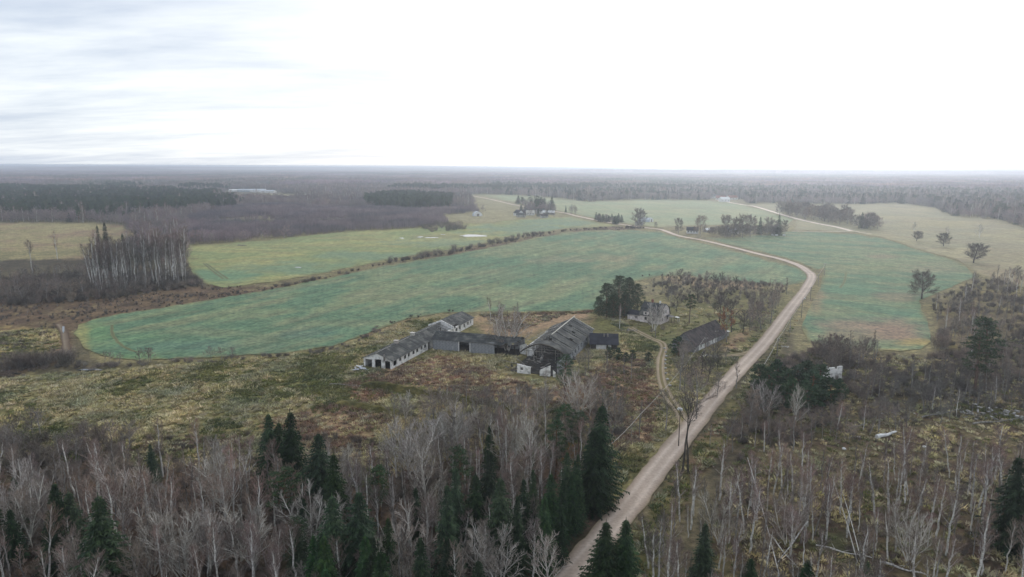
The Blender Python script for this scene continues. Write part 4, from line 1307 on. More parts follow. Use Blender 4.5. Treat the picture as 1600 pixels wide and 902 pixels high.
m = MB(); m.tube([Vector((0, 0, -.5)), Vector((0, 0, 6.0))], [.13, .09], 6, cap=True); part('pole', m, 'bark_grey', b_)
# lamp on its pole close behind the twin dark trunks
h_ = 9.0
_X, _Y = Q(1063, 641, h_)
b_ = empty('street_lamp', (float(_X), float(_Y), 0), 2.6, label='roadside lamp with white head at the twin dark trunks', category='street lamp')
m = MB(); m.tube([Vector((0, 0, -.5)), Vector((0, 0, h_ - .2))], [.13, .08], 7, cap=True); part('pole', m, 'wood_dark', b_)
m = MB(); m.tube([Vector((0, 0, h_ - .25)), Vector((.4, 0, h_)), Vector((.9, 0, h_ + .05))], [.05] * 3, 5); part('lamp_arm', m, 'wood_dark', b_)
m = MB(); m.tube([Vector((-.5, 0, h_ - .05)), Vector((-.35, 0, h_ + .22)), Vector((.45, 0, h_ + .25)), Vector((.75, 0, h_ - .02))], [.08, .34, .34, .1], 10, cap=True); part('lamp_head', m, 'white', b_)

# debris heap by the barn pole, plastic by the long barn, stones along the track
def heap(px, py, n, sx, sy, smax, mats, name, label, cat, seed):
    rr = random.Random(seed)
    m = MB()
    for k in range(n):
        x, y = rr.gauss(0, sx), rr.gauss(0, sy)
        s = rr.uniform(.35, 1) * smax
        z = max(0, .5 * smax * (1 - abs(x) / (2 * sx)))
        A = Vector((x, y, z * rr.random() + .1)); U = Vector((rr.uniform(-1, 1), rr.uniform(-1, 1), rr.uniform(-.35, .35))).normalized() * s
        V_ = U.cross(Vector((rr.uniform(-.3, .3), rr.uniform(-.3, .3), 1))).normalized() * s * rr.uniform(.3, .9)
        m.slab(tuple(A), tuple(A + U), tuple(A + U + V_), tuple(A + V_), s * rr.uniform(.15, .4), rr.randrange(len(mats)))
    link(name, m.mesh(name, mats), None, (*G(px, py), 0), label=label, category=cat)


heap(1109, 558, 34, 1.6, 1.0, .9, ['stone', 'wood_grey', 'white'], 'rubble_heap', 'heap of pale rubble at the foot of the tall dark pole', 'heap', 3)
heap(563, 578, 12, 1.3, 1.0, 1.4, ['wrap', 'wrap', 'white'], 'plastic_wrap', 'crumpled bluish white plastic wrap by the left corner of the long barn', 'plastic wrap', 5)
heap(1228, 543, 8, .8, .6, .8, ['stone', 'white'], 'rubble_heap', 'small pale heap between the road poles and the conifers', 'heap', 6)
heap(980, 517, 26, 2.6, .8, .7, ['stone', 'stone', 'wood_grey'], 'rubble_heap', 'pale rubble under the white birch left of the farmhouse', 'heap', 8)
heap(1180, 520, 3, 1.0, .8, .6, ['wood_dark'], 'rubble_heap', 'two dark stumps on the lawn right of the field stone barn', 'heap', 9)
heap(1565, 650, 60, 7, 3.0, 1.3, ['stone', 'stone', 'wood_grey'], 'brash_pile', 'long grey pile of brash and boulders at the clearing edge, far right', 'pile', 11)
heap(1395, 648, 10, 1.6, .8, .9, ['stone', 'wood_grey'], 'brash_pile', 'grey boulders in the middle of the dark clearing edge', 'pile', 12)


def blob(name, mats, r, seed, sq=.7):
    rr = random.Random(seed)
    import bmesh
    bm = bmesh.new(); bmesh.ops.create_icosphere(bm, subdivisions=1, radius=r)
    for v in bm.verts:
        v.co *= rr.uniform(.75, 1.15); v.co.z *= sq
    me = bpy.data.meshes.new(name); bm.to_mesh(me); bm.free()
    me.materials.append(MAT[mats])
    return me


stones = [blob('boulder', 'stone', .55, s) for s in range(3)]
stone_sp = [(1038, 545), (1040, 551), (1041, 557), (1039.5, 563), (1039, 569), (1040, 576), (1041, 584), (1043, 593), (1047, 603)]
for i, p in enumerate(stone_sp):
    o = link('boulder', stones[i % 3], None, (*G(*p), .15), label='pale boulder in the row edging the farm track', category='boulder', group='boulders along the farm track')
    o.rotation_euler = (0, 0, i * 1.7)
for p, lb in (((1342, 684), 'small white boulder at the left end of the fallen white log'), ((1444, 699), 'white boulder right of the white log in the clearing'), ((1319, 702), 'white stone lowest in the dark clearing edge')):
    o = link('boulder', blob('boulder', 'white', .5, p[0]), None, (*G(*p), .1), label=lb, category='boulder')


def log(pa, pb, r, label, mat='bark_birch', za=.3, zb=.3, name='fallen_log'):
    a, b = Vector((*G(*pa, za), za)), Vector((*G(*pb, zb), zb))
    m = MB(); pts = [a.lerp(b, t / 8) + Vector((0, 0, .15 * math.sin(t * 1.1))) for t in range(9)]
    m.tube(pts, [r * (1 - .6 * t / 8) for t in range(9)], 7, cap=True)
    rr = random.Random(int(pa[0]))
    for k in range(6):
        t = rr.uniform(.3, .95); p = a.lerp(b, t)
        m.tube([p, p + Vector((rr.uniform(-1, 1), rr.uniform(-1, 1), rr.uniform(.2, 1.4)))], [.05, .015], 4)
    link(name, m.mesh(name, [mat]), label=label, category='log')


log((1370, 683), (1400, 675), .55, 'thick white log lying in the dark clearing edge', 'white')
log((1275, 852), (1362, 872), .16, 'pale fallen birch lying left across the felled clearing')
log((1375, 878), (1448, 899), .22, 'pale fallen birch with bright bark near the bottom of the clearing')
log((1200, 832), (1246, 888), .13, 'slim fallen birch leaning down to the left in the thin birch stand', za=5, zb=.3)
log((1262, 815), (1215, 880), .14, 'slim fallen birch crossing the other in the thin birch stand', za=4, zb=.3)
log((1440, 652), (1500, 640), .2, 'grey log at the foot of the grey sapling belt', 'wood_grey')
log((1520, 662), (1590, 655), .25, 'grey log along the far right brash pile', 'wood_grey')
log((1330, 668), (1355, 662), .2, 'short grey log under the dark scrub', 'wood_grey')
log((515, 600), (585, 604), .12, 'dead branch on the grass below the long barn', 'wood_grey')


# ------------------------------------------------------------------ trees: one builder per kind, several individuals of each
def rot_dir(d, ang, az):
    u = d.orthogonal().normalized(); w = d.cross(u)
    s = u * math.cos(az) + w * math.sin(az)
    return (d * math.cos(ang) + s * math.sin(ang)).normalized()


def limb(mb, r, p, d, ln, rad, steps, sides, wand, up, mi):
    pts = [p]; rads = [rad]; dd = d.copy()
    for i in range(steps):
        dd = (dd + Vector((r.gauss(0, wand), r.gauss(0, wand), r.gauss(0, wand) + up))).normalized()
        pts.append(pts[-1] + dd * (ln / steps)); rads.append(rad * (1 - .82 * (i + 1) / steps))
    mb.tube(pts, rads, sides, mi)
    return pts


def at_t(pts, t):
    f = t * (len(pts) - 1); i = min(int(f), len(pts) - 2)
    return pts[i].lerp(pts[i + 1], f - i), (pts[i + 1] - pts[i]).normalized()


def twigs(mb, r, pts, n, ln, w, mi, sub=2, t0=.2, up=.25, ang=(.4, .9)):
    for k in range(n):
        t = t0 + (1 - t0) * (k + r.random()) / n
        p, d = at_t(pts, min(t, .999))
        q = rot_dir(d, r.uniform(*ang), r.uniform(0, 6.28)); q.z += up; q.normalize()
        l = ln * r.uniform(.6, 1.2) * (1.1 - .4 * t)
        e = p + q * l
        mb.sliver(p, e, w, r, mi)
        for j in range(sub):
            t2 = r.uniform(.15, .9)
            s = p.lerp(e, t2)
            q2 = rot_dir(q, r.uniform(.4, .9), r.uniform(0, 6.28))
            q2.z += up * .7
            mb.sliver(s, s + q2.normalized() * l * r.uniform(.4, .7), w * .7, r, mi)


def make_birch(seed, H=14.0, bare_low=.35, dens=1.15, w=.062, lean=0.0, limb_w=1.0, spread=1.0):
    r = random.Random(seed)
    tr, cr = MB(), MB()
    pts = [Vector((0, 0, -.3))]; rads = [.16 * H / 14]
    dx, dy = r.uniform(-.05, .05) + lean, r.uniform(-.05, .05)
    n = 9
    for i in range(1, n + 1):
        t = i / n
        pts.append(Vector((dx * H * t ** 1.3 + r.gauss(0, .09), dy * H * t + r.gauss(0, .09), H * t)))
        rads.append(.19 * H / 14 * (1 - t) ** .6 + .018)
    tr.tube(pts, rads, 6, 0)
    nb = int(30 * dens * H / 14)
    for k in range(nb):
        t = bare_low + (.97 - bare_low) * (k + r.random()) / nb
        p, d = at_t(pts, t)
        f = (t - bare_low) / (1 - bare_low)
        ln = H * spread * (.20 * (1 - f) ** .6 * (.45 + .55 * min(1, f * 4)) + .05) * r.uniform(.7, 1.25)
        q = rot_dir(Vector((0, 0, 1)), r.uniform(.45, .8), r.uniform(0, 6.28))
        b = limb(cr, r, p, q, ln, .035 * limb_w * (1.2 - f), 4, 3, .10, .12, 1)
        for j in range(5):
            t2 = .25 + .7 * (j + r.random()) / 5
            p2, d2 = at_t(b, min(t2, .99))
            q2 = rot_dir(d2, r.uniform(.4, .8), r.uniform(0, 6.28)); q2.z += .15; q2.normalize()
            l2 = ln * r.uniform(.3, .5)
            cr.sliver(p2, p2 + q2 * l2, w, r, 0)
            twigs(cr, r, [p2, p2 + q2 * l2], 4, l2 * .6, w * .7, 0, 1)
        twigs(cr, r, b, 5, ln * .35, w * .8, 0, 1, t0=.5)
    return tr, cr


def make_broad(seed, H=12.0, stems=1, spread=.5, trunk_r=.2, fork=.25, w=.05, dens=1.0, limbs=9, up=.07, ang=(.6, 1.1), sub=1.3, lean=0.0, prof=None):
    """round-headed leafless tree: stem, spreading limbs, boughs, twigs"""
    r = random.Random(seed)
    tr, cr = MB(), MB()
    for s in range(stems):
        base = Vector((0, 0, -.3)) + Vector((r.uniform(-.3, .3), r.uniform(-.3, .3), 0)) * (stems > 1)
        tilt = r.uniform(.15, .42) if stems > 1 else r.uniform(0, .06)
        d = rot_dir(Vector((lean, 0, 1)).normalized(), tilt, r.uniform(0, 6.28) if stems == 1 else s * 6.28 / stems + r.uniform(-.4, .4))
        Ls = H * (r.uniform(.75, .95) if stems > 1 else .9)
        st = limb(tr, r, base, d, Ls, trunk_r * (1 if stems == 1 else .6), 7, 6 if stems == 1 else 5, .05, .06, 0)
        nl = max(4, int(limbs / (1 if stems == 1 else 1.6)))
        for k in range(nl):
            t = fork + (.9 - fork) * (k + r.random() * .8) / nl
            p, dd = at_t(st, t)
            q = rot_dir(dd, r.uniform(*ang) * (1.15 - .4 * t), k * 2.4 + r.uniform(-.5, .5))
            ln = H * spread * (1.05 - .75 * ((t - fork) / (1 - fork)) ** 1.3) * r.uniform(.75, 1.15)
            if prof:
                f_ = (t - fork) / (.9 - fork)
                ln = H * spread * math.sqrt(max(.12, 1 - (1.45 * (f_ - .38)) ** 2)) * r.uniform(.8, 1.12)
            b = limb(cr, r, p, q, ln, trunk_r * (.33 if stems == 1 else .28) * (1.15 - .6 * t), 5, 3, .035, up, 1)
            nb = int(8 * dens)
            for j in range(nb):
                t2 = .22 + .76 * (j + r.random()) / nb
                p2, d2 = at_t(b, min(t2, .99))
                q2 = rot_dir(d2, r.uniform(.35, .85), r.uniform(0, 6.28)); q2.z += up * .6; q2.normalize()
                l2 = ln * r.uniform(.32, .55) * (1.15 - .5 * t2)
                b2 = limb(cr, r, p2, q2, l2, .022 * (H / 12) ** .5, 3, 3, .05, up, 1)
                twigs(cr, r, b2, int(7 * sub), l2 * .46, w, 0, 2, t0=.1, up=up)
            twigs(cr, r, b, 5, ln * .22, w, 0, 2, t0=.7, up=up)
    return tr, cr


def make_bush(seed, H=2.6, R=1.8, n=46, w=.05):
    r = random.Random(seed)
    cr = MB()
    for k in range(n):
        a = r.uniform(0, 6.28); q = Vector((math.cos(a) * r.uniform(.1, 1) * R / H, math.sin(a) * r.uniform(.1, 1) * R / H, 1)).normalized()
        p = Vector((r.uniform(-.5, .5) * R * .8, r.uniform(-.5, .5) * R * .8, -.1))
        ln = H * r.uniform(.6, 1.08)
        st = [p, p + q * ln * .5 + Vector((r.gauss(0, .1), r.gauss(0, .1), 0)), p + q * ln]
        cr.sliver(st[0], st[2], w * 1.2, r, 1)
        twigs(cr, r, st, 9, ln * .32, w * .8, 0, 2, t0=.15, up=.3)
    return cr


def make_spruce(seed, H=16.0, R=2.6, low=.04, dens=1.0):
    r = random.Random(seed)
    tr, cr = MB(), MB()
    lean = Vector((r.uniform(-.02, .02), r.uniform(-.02, .02), 1))
    tr.tube([Vector((0, 0, -.3)), lean * H * .5, lean * H], [.2, .12, .02], 6, 0)
    z = H * low
    while z < H * .985:
        f = z / H
        rad = R * (1 - f) ** .85 * (.86 + .10 * math.sin(z * 2.3 + seed) + r.uniform(-.06, .08)) * (1 if f > .12 else .75 + 2 * f) + .12
        nb = max(5, int((9 if f < .75 else 6) * dens))
        a0 = r.uniform(0, 6.28)
        for k in range(nb):
            a = a0 + 6.283 * k / nb + r.uniform(-.25, .25)
            L_ = rad * r.uniform(.72, 1.18)
            dr = Vector((math.cos(a), math.sin(a), 0))
            sd = Vector((-math.sin(a), math.cos(a), 0))
            p0 = lean * z
            zup = .28 if f > .8 else -.10
            m = max(3, int(L_ / .34))
            prev = p0
            for j in range(1, m + 1):
                t = j / m
                c = p0 + dr * L_ * t + Vector((0, 0, L_ * (zup * t - .30 * t * t + .16 * t ** 3)))
                wdt = (.34 * (1.15 - t) + .16) * min(1.1, L_ * .6 + .3)
                for s in (-1, 1):
                    e = c + sd * s * wdt * r.uniform(.8, 1.4) + dr * r.uniform(.0, .25) + Vector((0, 0, -r.uniform(.08, .34)))
                    k0 = len(cr.v)
                    cr.v += [tuple(prev), tuple(c), tuple(e)]
                    cr.f.append((k0, k0 + 1, k0 + 2)); cr.m.append(0)
                if r.random() < .6:
                    e = c + Vector((r.uniform(-.1, .1), r.uniform(-.1, .1), -r.uniform(.25, .5)))
                    k0 = len(cr.v)
                    cr.v += [tuple(prev), tuple(c), tuple(e)]
                    cr.f.append((k0, k0 + 1, k0 + 2)); cr.m.append(0)
                prev = c
        z += (.34 + .16 * (1 - f)) * (1.0 if f < .9 else .7)
    cr.tube([lean * H * .97, lean * (H + .4)], [.06, .02], 4, 0)
    return tr, cr


def make_pine(seed, H=15.0, R=2.6, crown=.45, clumps=34, cl_r=.85, bushy=False):
    r = random.Random(seed)
    tr, cr = MB(), MB()
    bx, by = r.uniform(-.04, .04), r.uniform(-.04, .04)
    pts = [Vector((bx * H * (i / 6) ** 2 + r.gauss(0, .06), by * H * (i / 6) ** 2 + r.gauss(0, .06), -.3 + (H * .97 + .3) * i / 6)) for i in range(7)]
    tr.tube(pts, [.24 * (1 - i / 7.2) + .03 for i in range(7)], 7, 0)
    for k in range(clumps):
        t = crown + (1 - crown) * ((k + r.random()) / clumps)
        f = (t - crown) / (1 - crown)
        p, d = at_t(pts, min(t, .995))
        rr = R * math.sqrt(max(.05, 1 - f ** 2.2)) * (.55 + .45 * min(1, f * 3 + (.6 if bushy else 0))) * r.uniform(.35, 1.08)
        a = k * 2.39996 + r.uniform(-.4, .4)
        c = p + Vector((math.cos(a) * rr, math.sin(a) * rr, rr * r.uniform(.05, .4)))
        cr.tube([p, p.lerp(c, .5) + Vector((0, 0, -.1)), c], [.07, .05, .03], 4, 1)
        cs = cl_r * r.uniform(.65, 1.2) * (1.05 - .3 * f)
        for q in range(60):
            u = Vector((r.gauss(0, 1), r.gauss(0, 1), r.gauss(0, .62)))
            u = u.normalized() * (r.random() ** .45)
            s = c + Vector((u.x * cs, u.y * cs, u.z * cs * .62))
            dd = Vector((u.x + r.gauss(0, .5), u.y + r.gauss(0, .5), u.z + .5 + r.gauss(0, .4))).normalized()
            e = s + dd * r.uniform(.22, .42)
            sd = dd.cross(Vector((r.gauss(0, 1), r.gauss(0, 1), r.gauss(0, 1)))).normalized() * r.uniform(.07, .14)
            k0 = len(cr.v)
            cr.v += [tuple(s - sd), tuple(s + sd), tuple(e)]
            cr.f.append((k0, k0 + 1, k0 + 2)); cr.m.append(0)
    for k in range(5):
        t = r.uniform(.25, crown)
        p, d = at_t(pts, t)
        q = rot_dir(Vector((0, 0, 1)), r.uniform(1.2, 1.7), r.uniform(0, 6.28))
        tr.tube([p, p + q * r.uniform(.5, 1.4)], [.04, .015], 3, 0)
    return tr, cr


def join(a, b):
    k = len(a.v); o = MB()
    o.v = a.v + b.v
    o.f = a.f + [tuple(k + i for i in f) for f in b.f]
    return o


PRO = {}


def proto(key, tr, cr, trm, crm):
    """keeps trunk, crown and one-piece meshes for a tree individual"""
    d = {}
    if tr is not None:
        d['trunk'] = tr.mesh('trunk', trm)
        j = MB(); k = len(tr.v)
        j.v = tr.v + cr.v; j.f = tr.f + [tuple(k + i for i in f) for f in cr.f]; j.m = [len(crm)] * len(tr.f) + cr.m
        d['one'] = j.mesh('tree', crm + trm)
    else:
        d['one'] = cr.mesh('bush', crm)
    d['crown'] = cr.mesh('crown', crm)
    d['H'] = max(v[2] for v in cr.v)
    PRO.setdefault(key, []).append(d)


for s in range(9):
    proto('birch', *make_birch(100 + s, 14, r_ := [.3, .4, .5, .35, .45, .3, .55, .4, .25][s], lean=[0, .03, -.05, 0, .1, 0, -.02, 0, .04][s]), ['bark_birch'], ['twig_birch', 'bark_birch'])
for s in range(6):
    proto('thin', *make_birch(130 + s, 11, [.3, .4, .35, .3, .5, .4][s], dens=.9, spread=.8), ['bark_grey'], ['twig_grey', 'bark_grey'])
for s in range(7):
    proto('broad', *make_broad(200 + s, 11, 1, .36, .15, .22, dens=1.0, limbs=14), ['bark_grey'], ['twig_grey', 'bark_grey'])
for s in range(6):
    proto('pale', *make_broad(250 + s, 10, [4, 5, 3, 5, 1, 1][s], .34 if s < 4 else .44, .16, .12, dens=1.0, limbs=17, w=.05, up=.09, ang=(.4, .9), sub=.9), ['bark_pale'], ['twig_mid', 'bark_pale'])
for s in range(3):
    proto('oak', *make_broad(300 + s, 16, 1, .44, .42, .14, dens=1.6, limbs=34, ang=(.75, 1.25), up=.02, w=.065, sub=2.4, prof=1), ['bark_dark'], ['twig_dark', 'bark_grey'])
for s in range(4):
    proto('dark', *make_broad(330 + s, 13, 1, .42, .22, .2, dens=1.2, limbs=16, w=.075, ang=(.7, 1.3)), ['bark_dark'], ['twig_dark', 'bark_dark'])
for s in range(6):
    proto('spruce', *make_spruce(400 + s, 16, [4.4, 3.7, 4.9, 4.0, 4.6, 3.3][s], dens=[1.2, 1.3, 1.2, 1.2, 1.1, 1.2][s]), ['bark_dark'], ['needle_spruce'])
for s in range(5):
    proto('pine', *make_pine(450 + s, 15, [2.4, 2.8, 2.2, 3.2, 2.6][s], [.45, .55, .4, .5, .35][s]), ['bark_pine'], ['needle_pine', 'bark_pine'])
for s in range(3):
    proto('bigpine', *make_pine(470 + s, 17, [4.8, 5.4, 4.4][s], .10, 150, 1.2, True), ['bark_pine'], ['needle_pine', 'bark_pine'])
for s in range(2):
    proto('youngpine', *make_pine(480 + s, 6, 1.9, .12, 34, .6, True), ['bark_pine'], ['needle_pine', 'bark_pine'])
for s in range(5):
    proto('bush', None, make_bush(500 + s, 2.6, [1.6, 2.0, 1.4, 2.4, 1.8][s]), None, ['twig_dark', 'bark_dark'])
for s in range(3):
    proto('greybush', None, make_bush(520 + s, 3.0, [1.6, 2.0, 1.4][s]), None, ['twig_grey', 'bark_grey'])
for s in range(2):
    proto('brown', *make_broad(540 + s, 9, 1, .36, .14, .25, dens=.8, limbs=10, w=.12), ['bark_grey'], ['leaf_brown', 'bark_grey'])

for s in range(2):
    proto('twin', *make_broad(380 + s, 13, 1, .20, .17, .62, dens=.8, limbs=9, w=.05, ang=(.5, 1.0), sub=.8), ['bark_dark'], ['twig_grey', 'bark_dark'])
for s in range(4):
    proto('fardark', *make_broad(360 + s, 13, 1, .36, .2, .1, dens=1.2, limbs=24, w=.09, ang=(.6, 1.15), up=.04, sub=1.9, prof=1), ['bark_grey'], ['twig_grey', 'bark_grey'])

RNG = random.Random(77)
COUNT = {}
NAMES = {'birch': ('birch_tree', 'birch'), 'thin': ('aspen_tree', 'aspen'), 'broad': ('alder_tree', 'alder'), 'pale': ('pale_bare_tree', 'tree'), 'oak': ('oak_tree', 'oak'), 'dark': ('linden_tree', 'linden'), 'fardark': ('linden_tree', 'linden'), 'twin': ('linden_tree', 'linden'),
         'spruce': ('spruce_tree', 'spruce'), 'pine': ('pine_tree', 'pine'), 'bigpine': ('pine_tree', 'pine'), 'youngpine': ('pine_tree', 'pine'), 'bush': ('bush', 'bush'), 'greybush': ('bush', 'bush'), 'brown': ('bare_tree', 'tree')}


def plant(key, X, Y, h, label, group=None, parts=None, wide=1.0, var=None, rz=None, lean=None):
    P = PRO[key]
    d = P[(var if var is not None else RNG.randrange(len(P))) % len(P)]
    nm, cat = NAMES[key]
    COUNT[nm] = COUNT.get(nm, 0) + 1
    s = h / d['H']
    rz = RNG.uniform(0, 6.28) if rz is None else rz
    if parts is None:
        parts = 'trunk' in d and Y < 330
    if parts and 'trunk' in d:
        o = bpy.data.objects.new(nm, None); o.empty_display_size = .5
        COL.objects.link(o)
        for k in ('trunk', 'crown'):
            c = bpy.data.objects.new(k, d[k]); COL.objects.link(c); c.parent = o
    else:
        o = bpy.data.objects.new(nm, d['one']); COL.objects.link(o)
    o.location = (X, Y, -.12)
    o.scale = (s * wide, s * wide, s)
    o.rotation_euler = (lean[0], lean[1], rz) if lean else (0, 0, rz)
    o['label'] = label; o['category'] = cat
    if group:
        o['group'] = group
    return o


def tp(key, px, pt, h, label, **kw):
    """a tree whose tip stands at pixel (px, pt), h tall"""
    X, Y = G(px, pt, h)
    return plant(key, X, Y, h, label, **kw)


def bt(key, px, pb, pt, label, **kw):
    """a tree with foot and tip seen"""
    X, Y = G(px, pb)
    return plant(key, X, Y, float(hgt(px, pb, pt)), label, **kw)


LANDMARK = [(152, 800, 'the lone broad spruce'), (83, 790, 'the far left spruce'), (452, 720, 'the tallest rim spruce'), (522, 770, 'the lowest rim spruce'), (240, 870, 'the large fan-shaped pale tree'), (695, 800, 'the big leaning pale tree'), (762, 800, 'the slim middle spruce'),
            (440, 830, 'the pale green pine'), (590, 790, 'the crooked pine'), (300, 760, 'the meadow rim'), (870, 740, 'the spruces by the road'), (756, 880, 'the grey round-headed tree'), (600, 860, 'the bent dead stem'), (20, 720, 'the bushy meadow corner'), (370, 880, 'the lower forest floor gap'),
            (1105, 860, 'the young spruce'), (1170, 780, 'the leaning stems'), (1400, 890, 'the fallen birch'), (1300, 800, 'the clearing middle'), (1450, 760, 'the clearing rim scrub'), (1590, 800, 'the right edge spruce'), (1540, 640, 'the double-stemmed pine'), (1385, 680, 'the thick white log'), (1242, 668, 'the pale fan-shaped tree'),
            (1440, 467, 'the broad dark oak'), (1300, 600, 'the white ruin wall'), (1550, 660, 'the grey brash pile'), (940, 690, 'the very tall slim spruce'), (830, 600, 'the ruined hall front'), (700, 640, 'the pale leaning tree'), (1070, 740, 'the twin dark trunks'), (1010, 505, 'the farmhouse'),
            (1110, 530, 'the field stone barn'), (1255, 445, 'the road bend'), (1077, 505, 'the umbrella-headed pine'), (200, 440, 'the grove left rim'), (245, 440, 'the grove middle'), (288, 436, 'the grove right end'), (50, 428, 'the crooked lone birch'), (120, 450, 'the thicket middle'), (1500, 560, 'the wild slope foot'), (1600, 520, 'the wild slope at the edge'), (940, 346, 'the near end of the far hedge'), (958, 348, 'the middle of the far hedge'), (972, 350, 'the far end of the hedge clump'), (1215, 340, 'the far road start'), (1250, 345, 'the hazy clump middle'), (1290, 349, 'the hazy clump end'), (1325, 353, 'the road fork'), (690, 358, 'the bright pond'), (820, 334, 'the hamlet middle'), (860, 337, 'the hamlet end'), (805, 335, 'the white-gabled hamlet house'), (1150, 368, 'the middle of the tree row'), (1195, 366, 'the tall row spruce'), (1120, 366, 'the little white-roofed shed')]
LMW = [(*G(a, b), c) for a, b, c in LANDMARK]
SEEN_LB = {}
OVER = {}
CAP = 285
_rw = np.array([G(*p) for p in ROADP])


def off_road(x, y, gap=5.0):
    for i in range(len(_rw) - 1):
        a, b = _rw[i], _rw[i + 1]; d = b - a; t = min(1, max(0, ((x - a[0]) * d[0] + (y - a[1]) * d[1]) / (d @ d)))
        if math.hypot(x - a[0] - t * d[0], y - a[1] - t * d[1]) < gap:
            return False
    return True


def where_words(x, y, h, h0, h1):
    L_ = sorted(LMW, key=lambda q: (q[0] - x) ** 2 + (q[1] - y) ** 2)[0]
    dx, dy = x - L_[0], y - L_[1]
    dist = math.hypot(dx, dy)
    near = 'close' if dist < 9 else ('some way' if dist < 22 else 'well')
    if abs(dx) > abs(dy):
        rel = 'right of' if dx > 0 else 'left of'
    else:
        rel = 'behind' if dy > 0 else 'in front of'
    f = (h - h0) / (h1 - h0 + 1e-6)
    size = 'low ' if f < .33 else ('' if f < .66 else 'tall ')
    return size, near + ' ' + rel + ' ' + L_[2]


# single trees one can point at -------------------------------------------------------------
SPR = [(420, 641, 16, 'tall dark spruce with a bare spire, leftmost of the spruces at the forest rim', 1.0), (452, 637, 18, 'tallest dark spruce of the rim group, broad skirted', 1.15), (493, 672, 16, 'dark spruce stepping down right of the tallest rim spruce', 1.2),
       (522, 703, 16, 'dark pointed spruce lowest right of the rim group', 1.0), (437, 655, 14, 'dark spruce squeezed between the two tall rim spruces', 1.1), (83, 747, 15, 'dark spruce at the far left behind the pale branchy trees', 1.15), (104, 764, 13, 'smaller dark spruce leaning on the far left spruce', 1.2), (152, 768, 17, 'broad dark spruce standing alone at the lower left', 1.35),
       (938, 625, 20, 'very tall slim dark spruce beside the gravel road', .95), (928, 665, 16, 'dark spruce just left below the very tall roadside spruce', 1.2), (762, 697, 18, 'slim dark spruce in the middle of the forest, pointed tip', .9), (697, 752, 18, 'lighter green narrow spruce left of the middle spruce', .9),
       (783, 738, 17, 'lighter green spruce right of the middle spruce', .95), (712, 725, 16, 'dark spruce between the two middle spruces', .9), (740, 735, 15, 'dark spruce behind the middle pair', .9), (520, 768, 17, 'dark spruce under the spruce rim group', 1.2), (556, 760, 18, 'dark spruce with a lighter tip right of the rim group', 1.1),
       (1103, 814, 12, 'young spruce in the thin birch stand right of the road', 1.2), (946, 808, 13, 'left of the two spruces in front of the road bottom', 1.3), (978, 806, 13, 'right of the two spruces in front of the road bottom', 1.3), (1172, 868, 8, 'small dark spruce low in the birch clearing', 1.3),
       (1358, 874, 7, 'small spruce beside the fallen birch in the clearing', 1.3), (1262, 872, 6, 'very small spruce at the bottom of the clearing', 1.4), (1598, 706, 17, 'dark spruce cut by the right picture edge', 1.4), (1217, 333, 0, '', 1)]
for i, (x, y, h, lb, w) in enumerate(SPR[:-1]):
    tp('spruce', x, y, h * 1.06, lb, wide=w * 1.12, var=i)
for x, pb, pt, lb in ((884, 332, 320, 'lone dark spruce at the far road beyond the hamlet'), (1216, 368, 332, 'tall dark spruce at the right end of the tree row'), (1187, 366, 336, 'dark spruce inside the tree row'),
                      (1346, 357, 328, 'tall spruce of the dark pair beyond the road fork'), (1354, 357, 331, 'slightly shorter spruce of the dark pair beyond the road fork')):
    bt('spruce', x, pb, pt, lb, wide=.95)
for k in range(30):           # dark spruce mass in the middle of the bottom forest
    x = RNG.uniform(480, 900); y = RNG.uniform(765, 900)
    if x > 850 - (y - 765) * 1.0:
        continue
    if 600 < x < 660 and y < 800:
        continue
    h = RNG.uniform(12, 18); q_ = where_words(*G(x, y, h), h, 12, 18)
    tp('spruce', x, y, h, q_[0] + 'dark spruce in the dense mass, ' + q_[1], group='spruces massed in the lower forest', wide=RNG.uniform(.75, 1.05))
for x, y, h in ((818, 742, 14), (835, 728, 14), (860, 735, 15), (888, 700, 15), (905, 705, 15), (898, 715, 12), (880, 745, 12), (875, 760, 14), (895, 735, 12), (850, 770, 14), (808, 770, 15), (920, 690, 13)):
    tp('spruce', x, y, h, 'dark spruce under the very tall roadside one, ' + ('left' if x < 850 else 'middle' if x < 895 else 'right') + (' and high' if y < 730 else ' and low') + ' in the clump', group='spruces left of the road', wide=RNG.uniform(.75, 1.0))
for x, y, h, lb in ((440, 728, 14, 'pale green pine crown on a light stem below the rim spruces'), (462, 806, 11, 'round green pine low in the forest, left of the dark spruces'), (590, 722, 13, 'crooked pine with a one-sided crown in the russet gap'), (721, 696, 13, 'round-topped pine behind the middle spruces'),
                    (885, 630, 12, 'bushy light green pine left of the very tall spruce'), (870, 655, 13, 'lower light green pine left of the very tall spruce'), (905, 640, 11, 'green pine touching the very tall spruce'), (560, 810, 12, 'pine among the lower forest spruces'), (1552, 494, 22, 'tall double-stemmed pine standing at the right, dark flat crown'),
                    (1535, 520, 18, 'shorter pine leaning beside the tall double-stemmed pine')):
    tp('pine', x, y, h, lb, wide=1.25 if x < 1500 else 1.5)
bt('pine', 882, 628, 552, 'green pine in front of the ruined hall wall', wide=1.3, var=2)
bt('pine', 1077, 505, 458, 'umbrella-headed pine on the lawn between farmhouse and field stone barn', wide=1.25, var=1)
bt('pine', 1116, 491, 471, 'small dark pine on the lawn right of the umbrella-headed pine', wide=1.3, var=1)
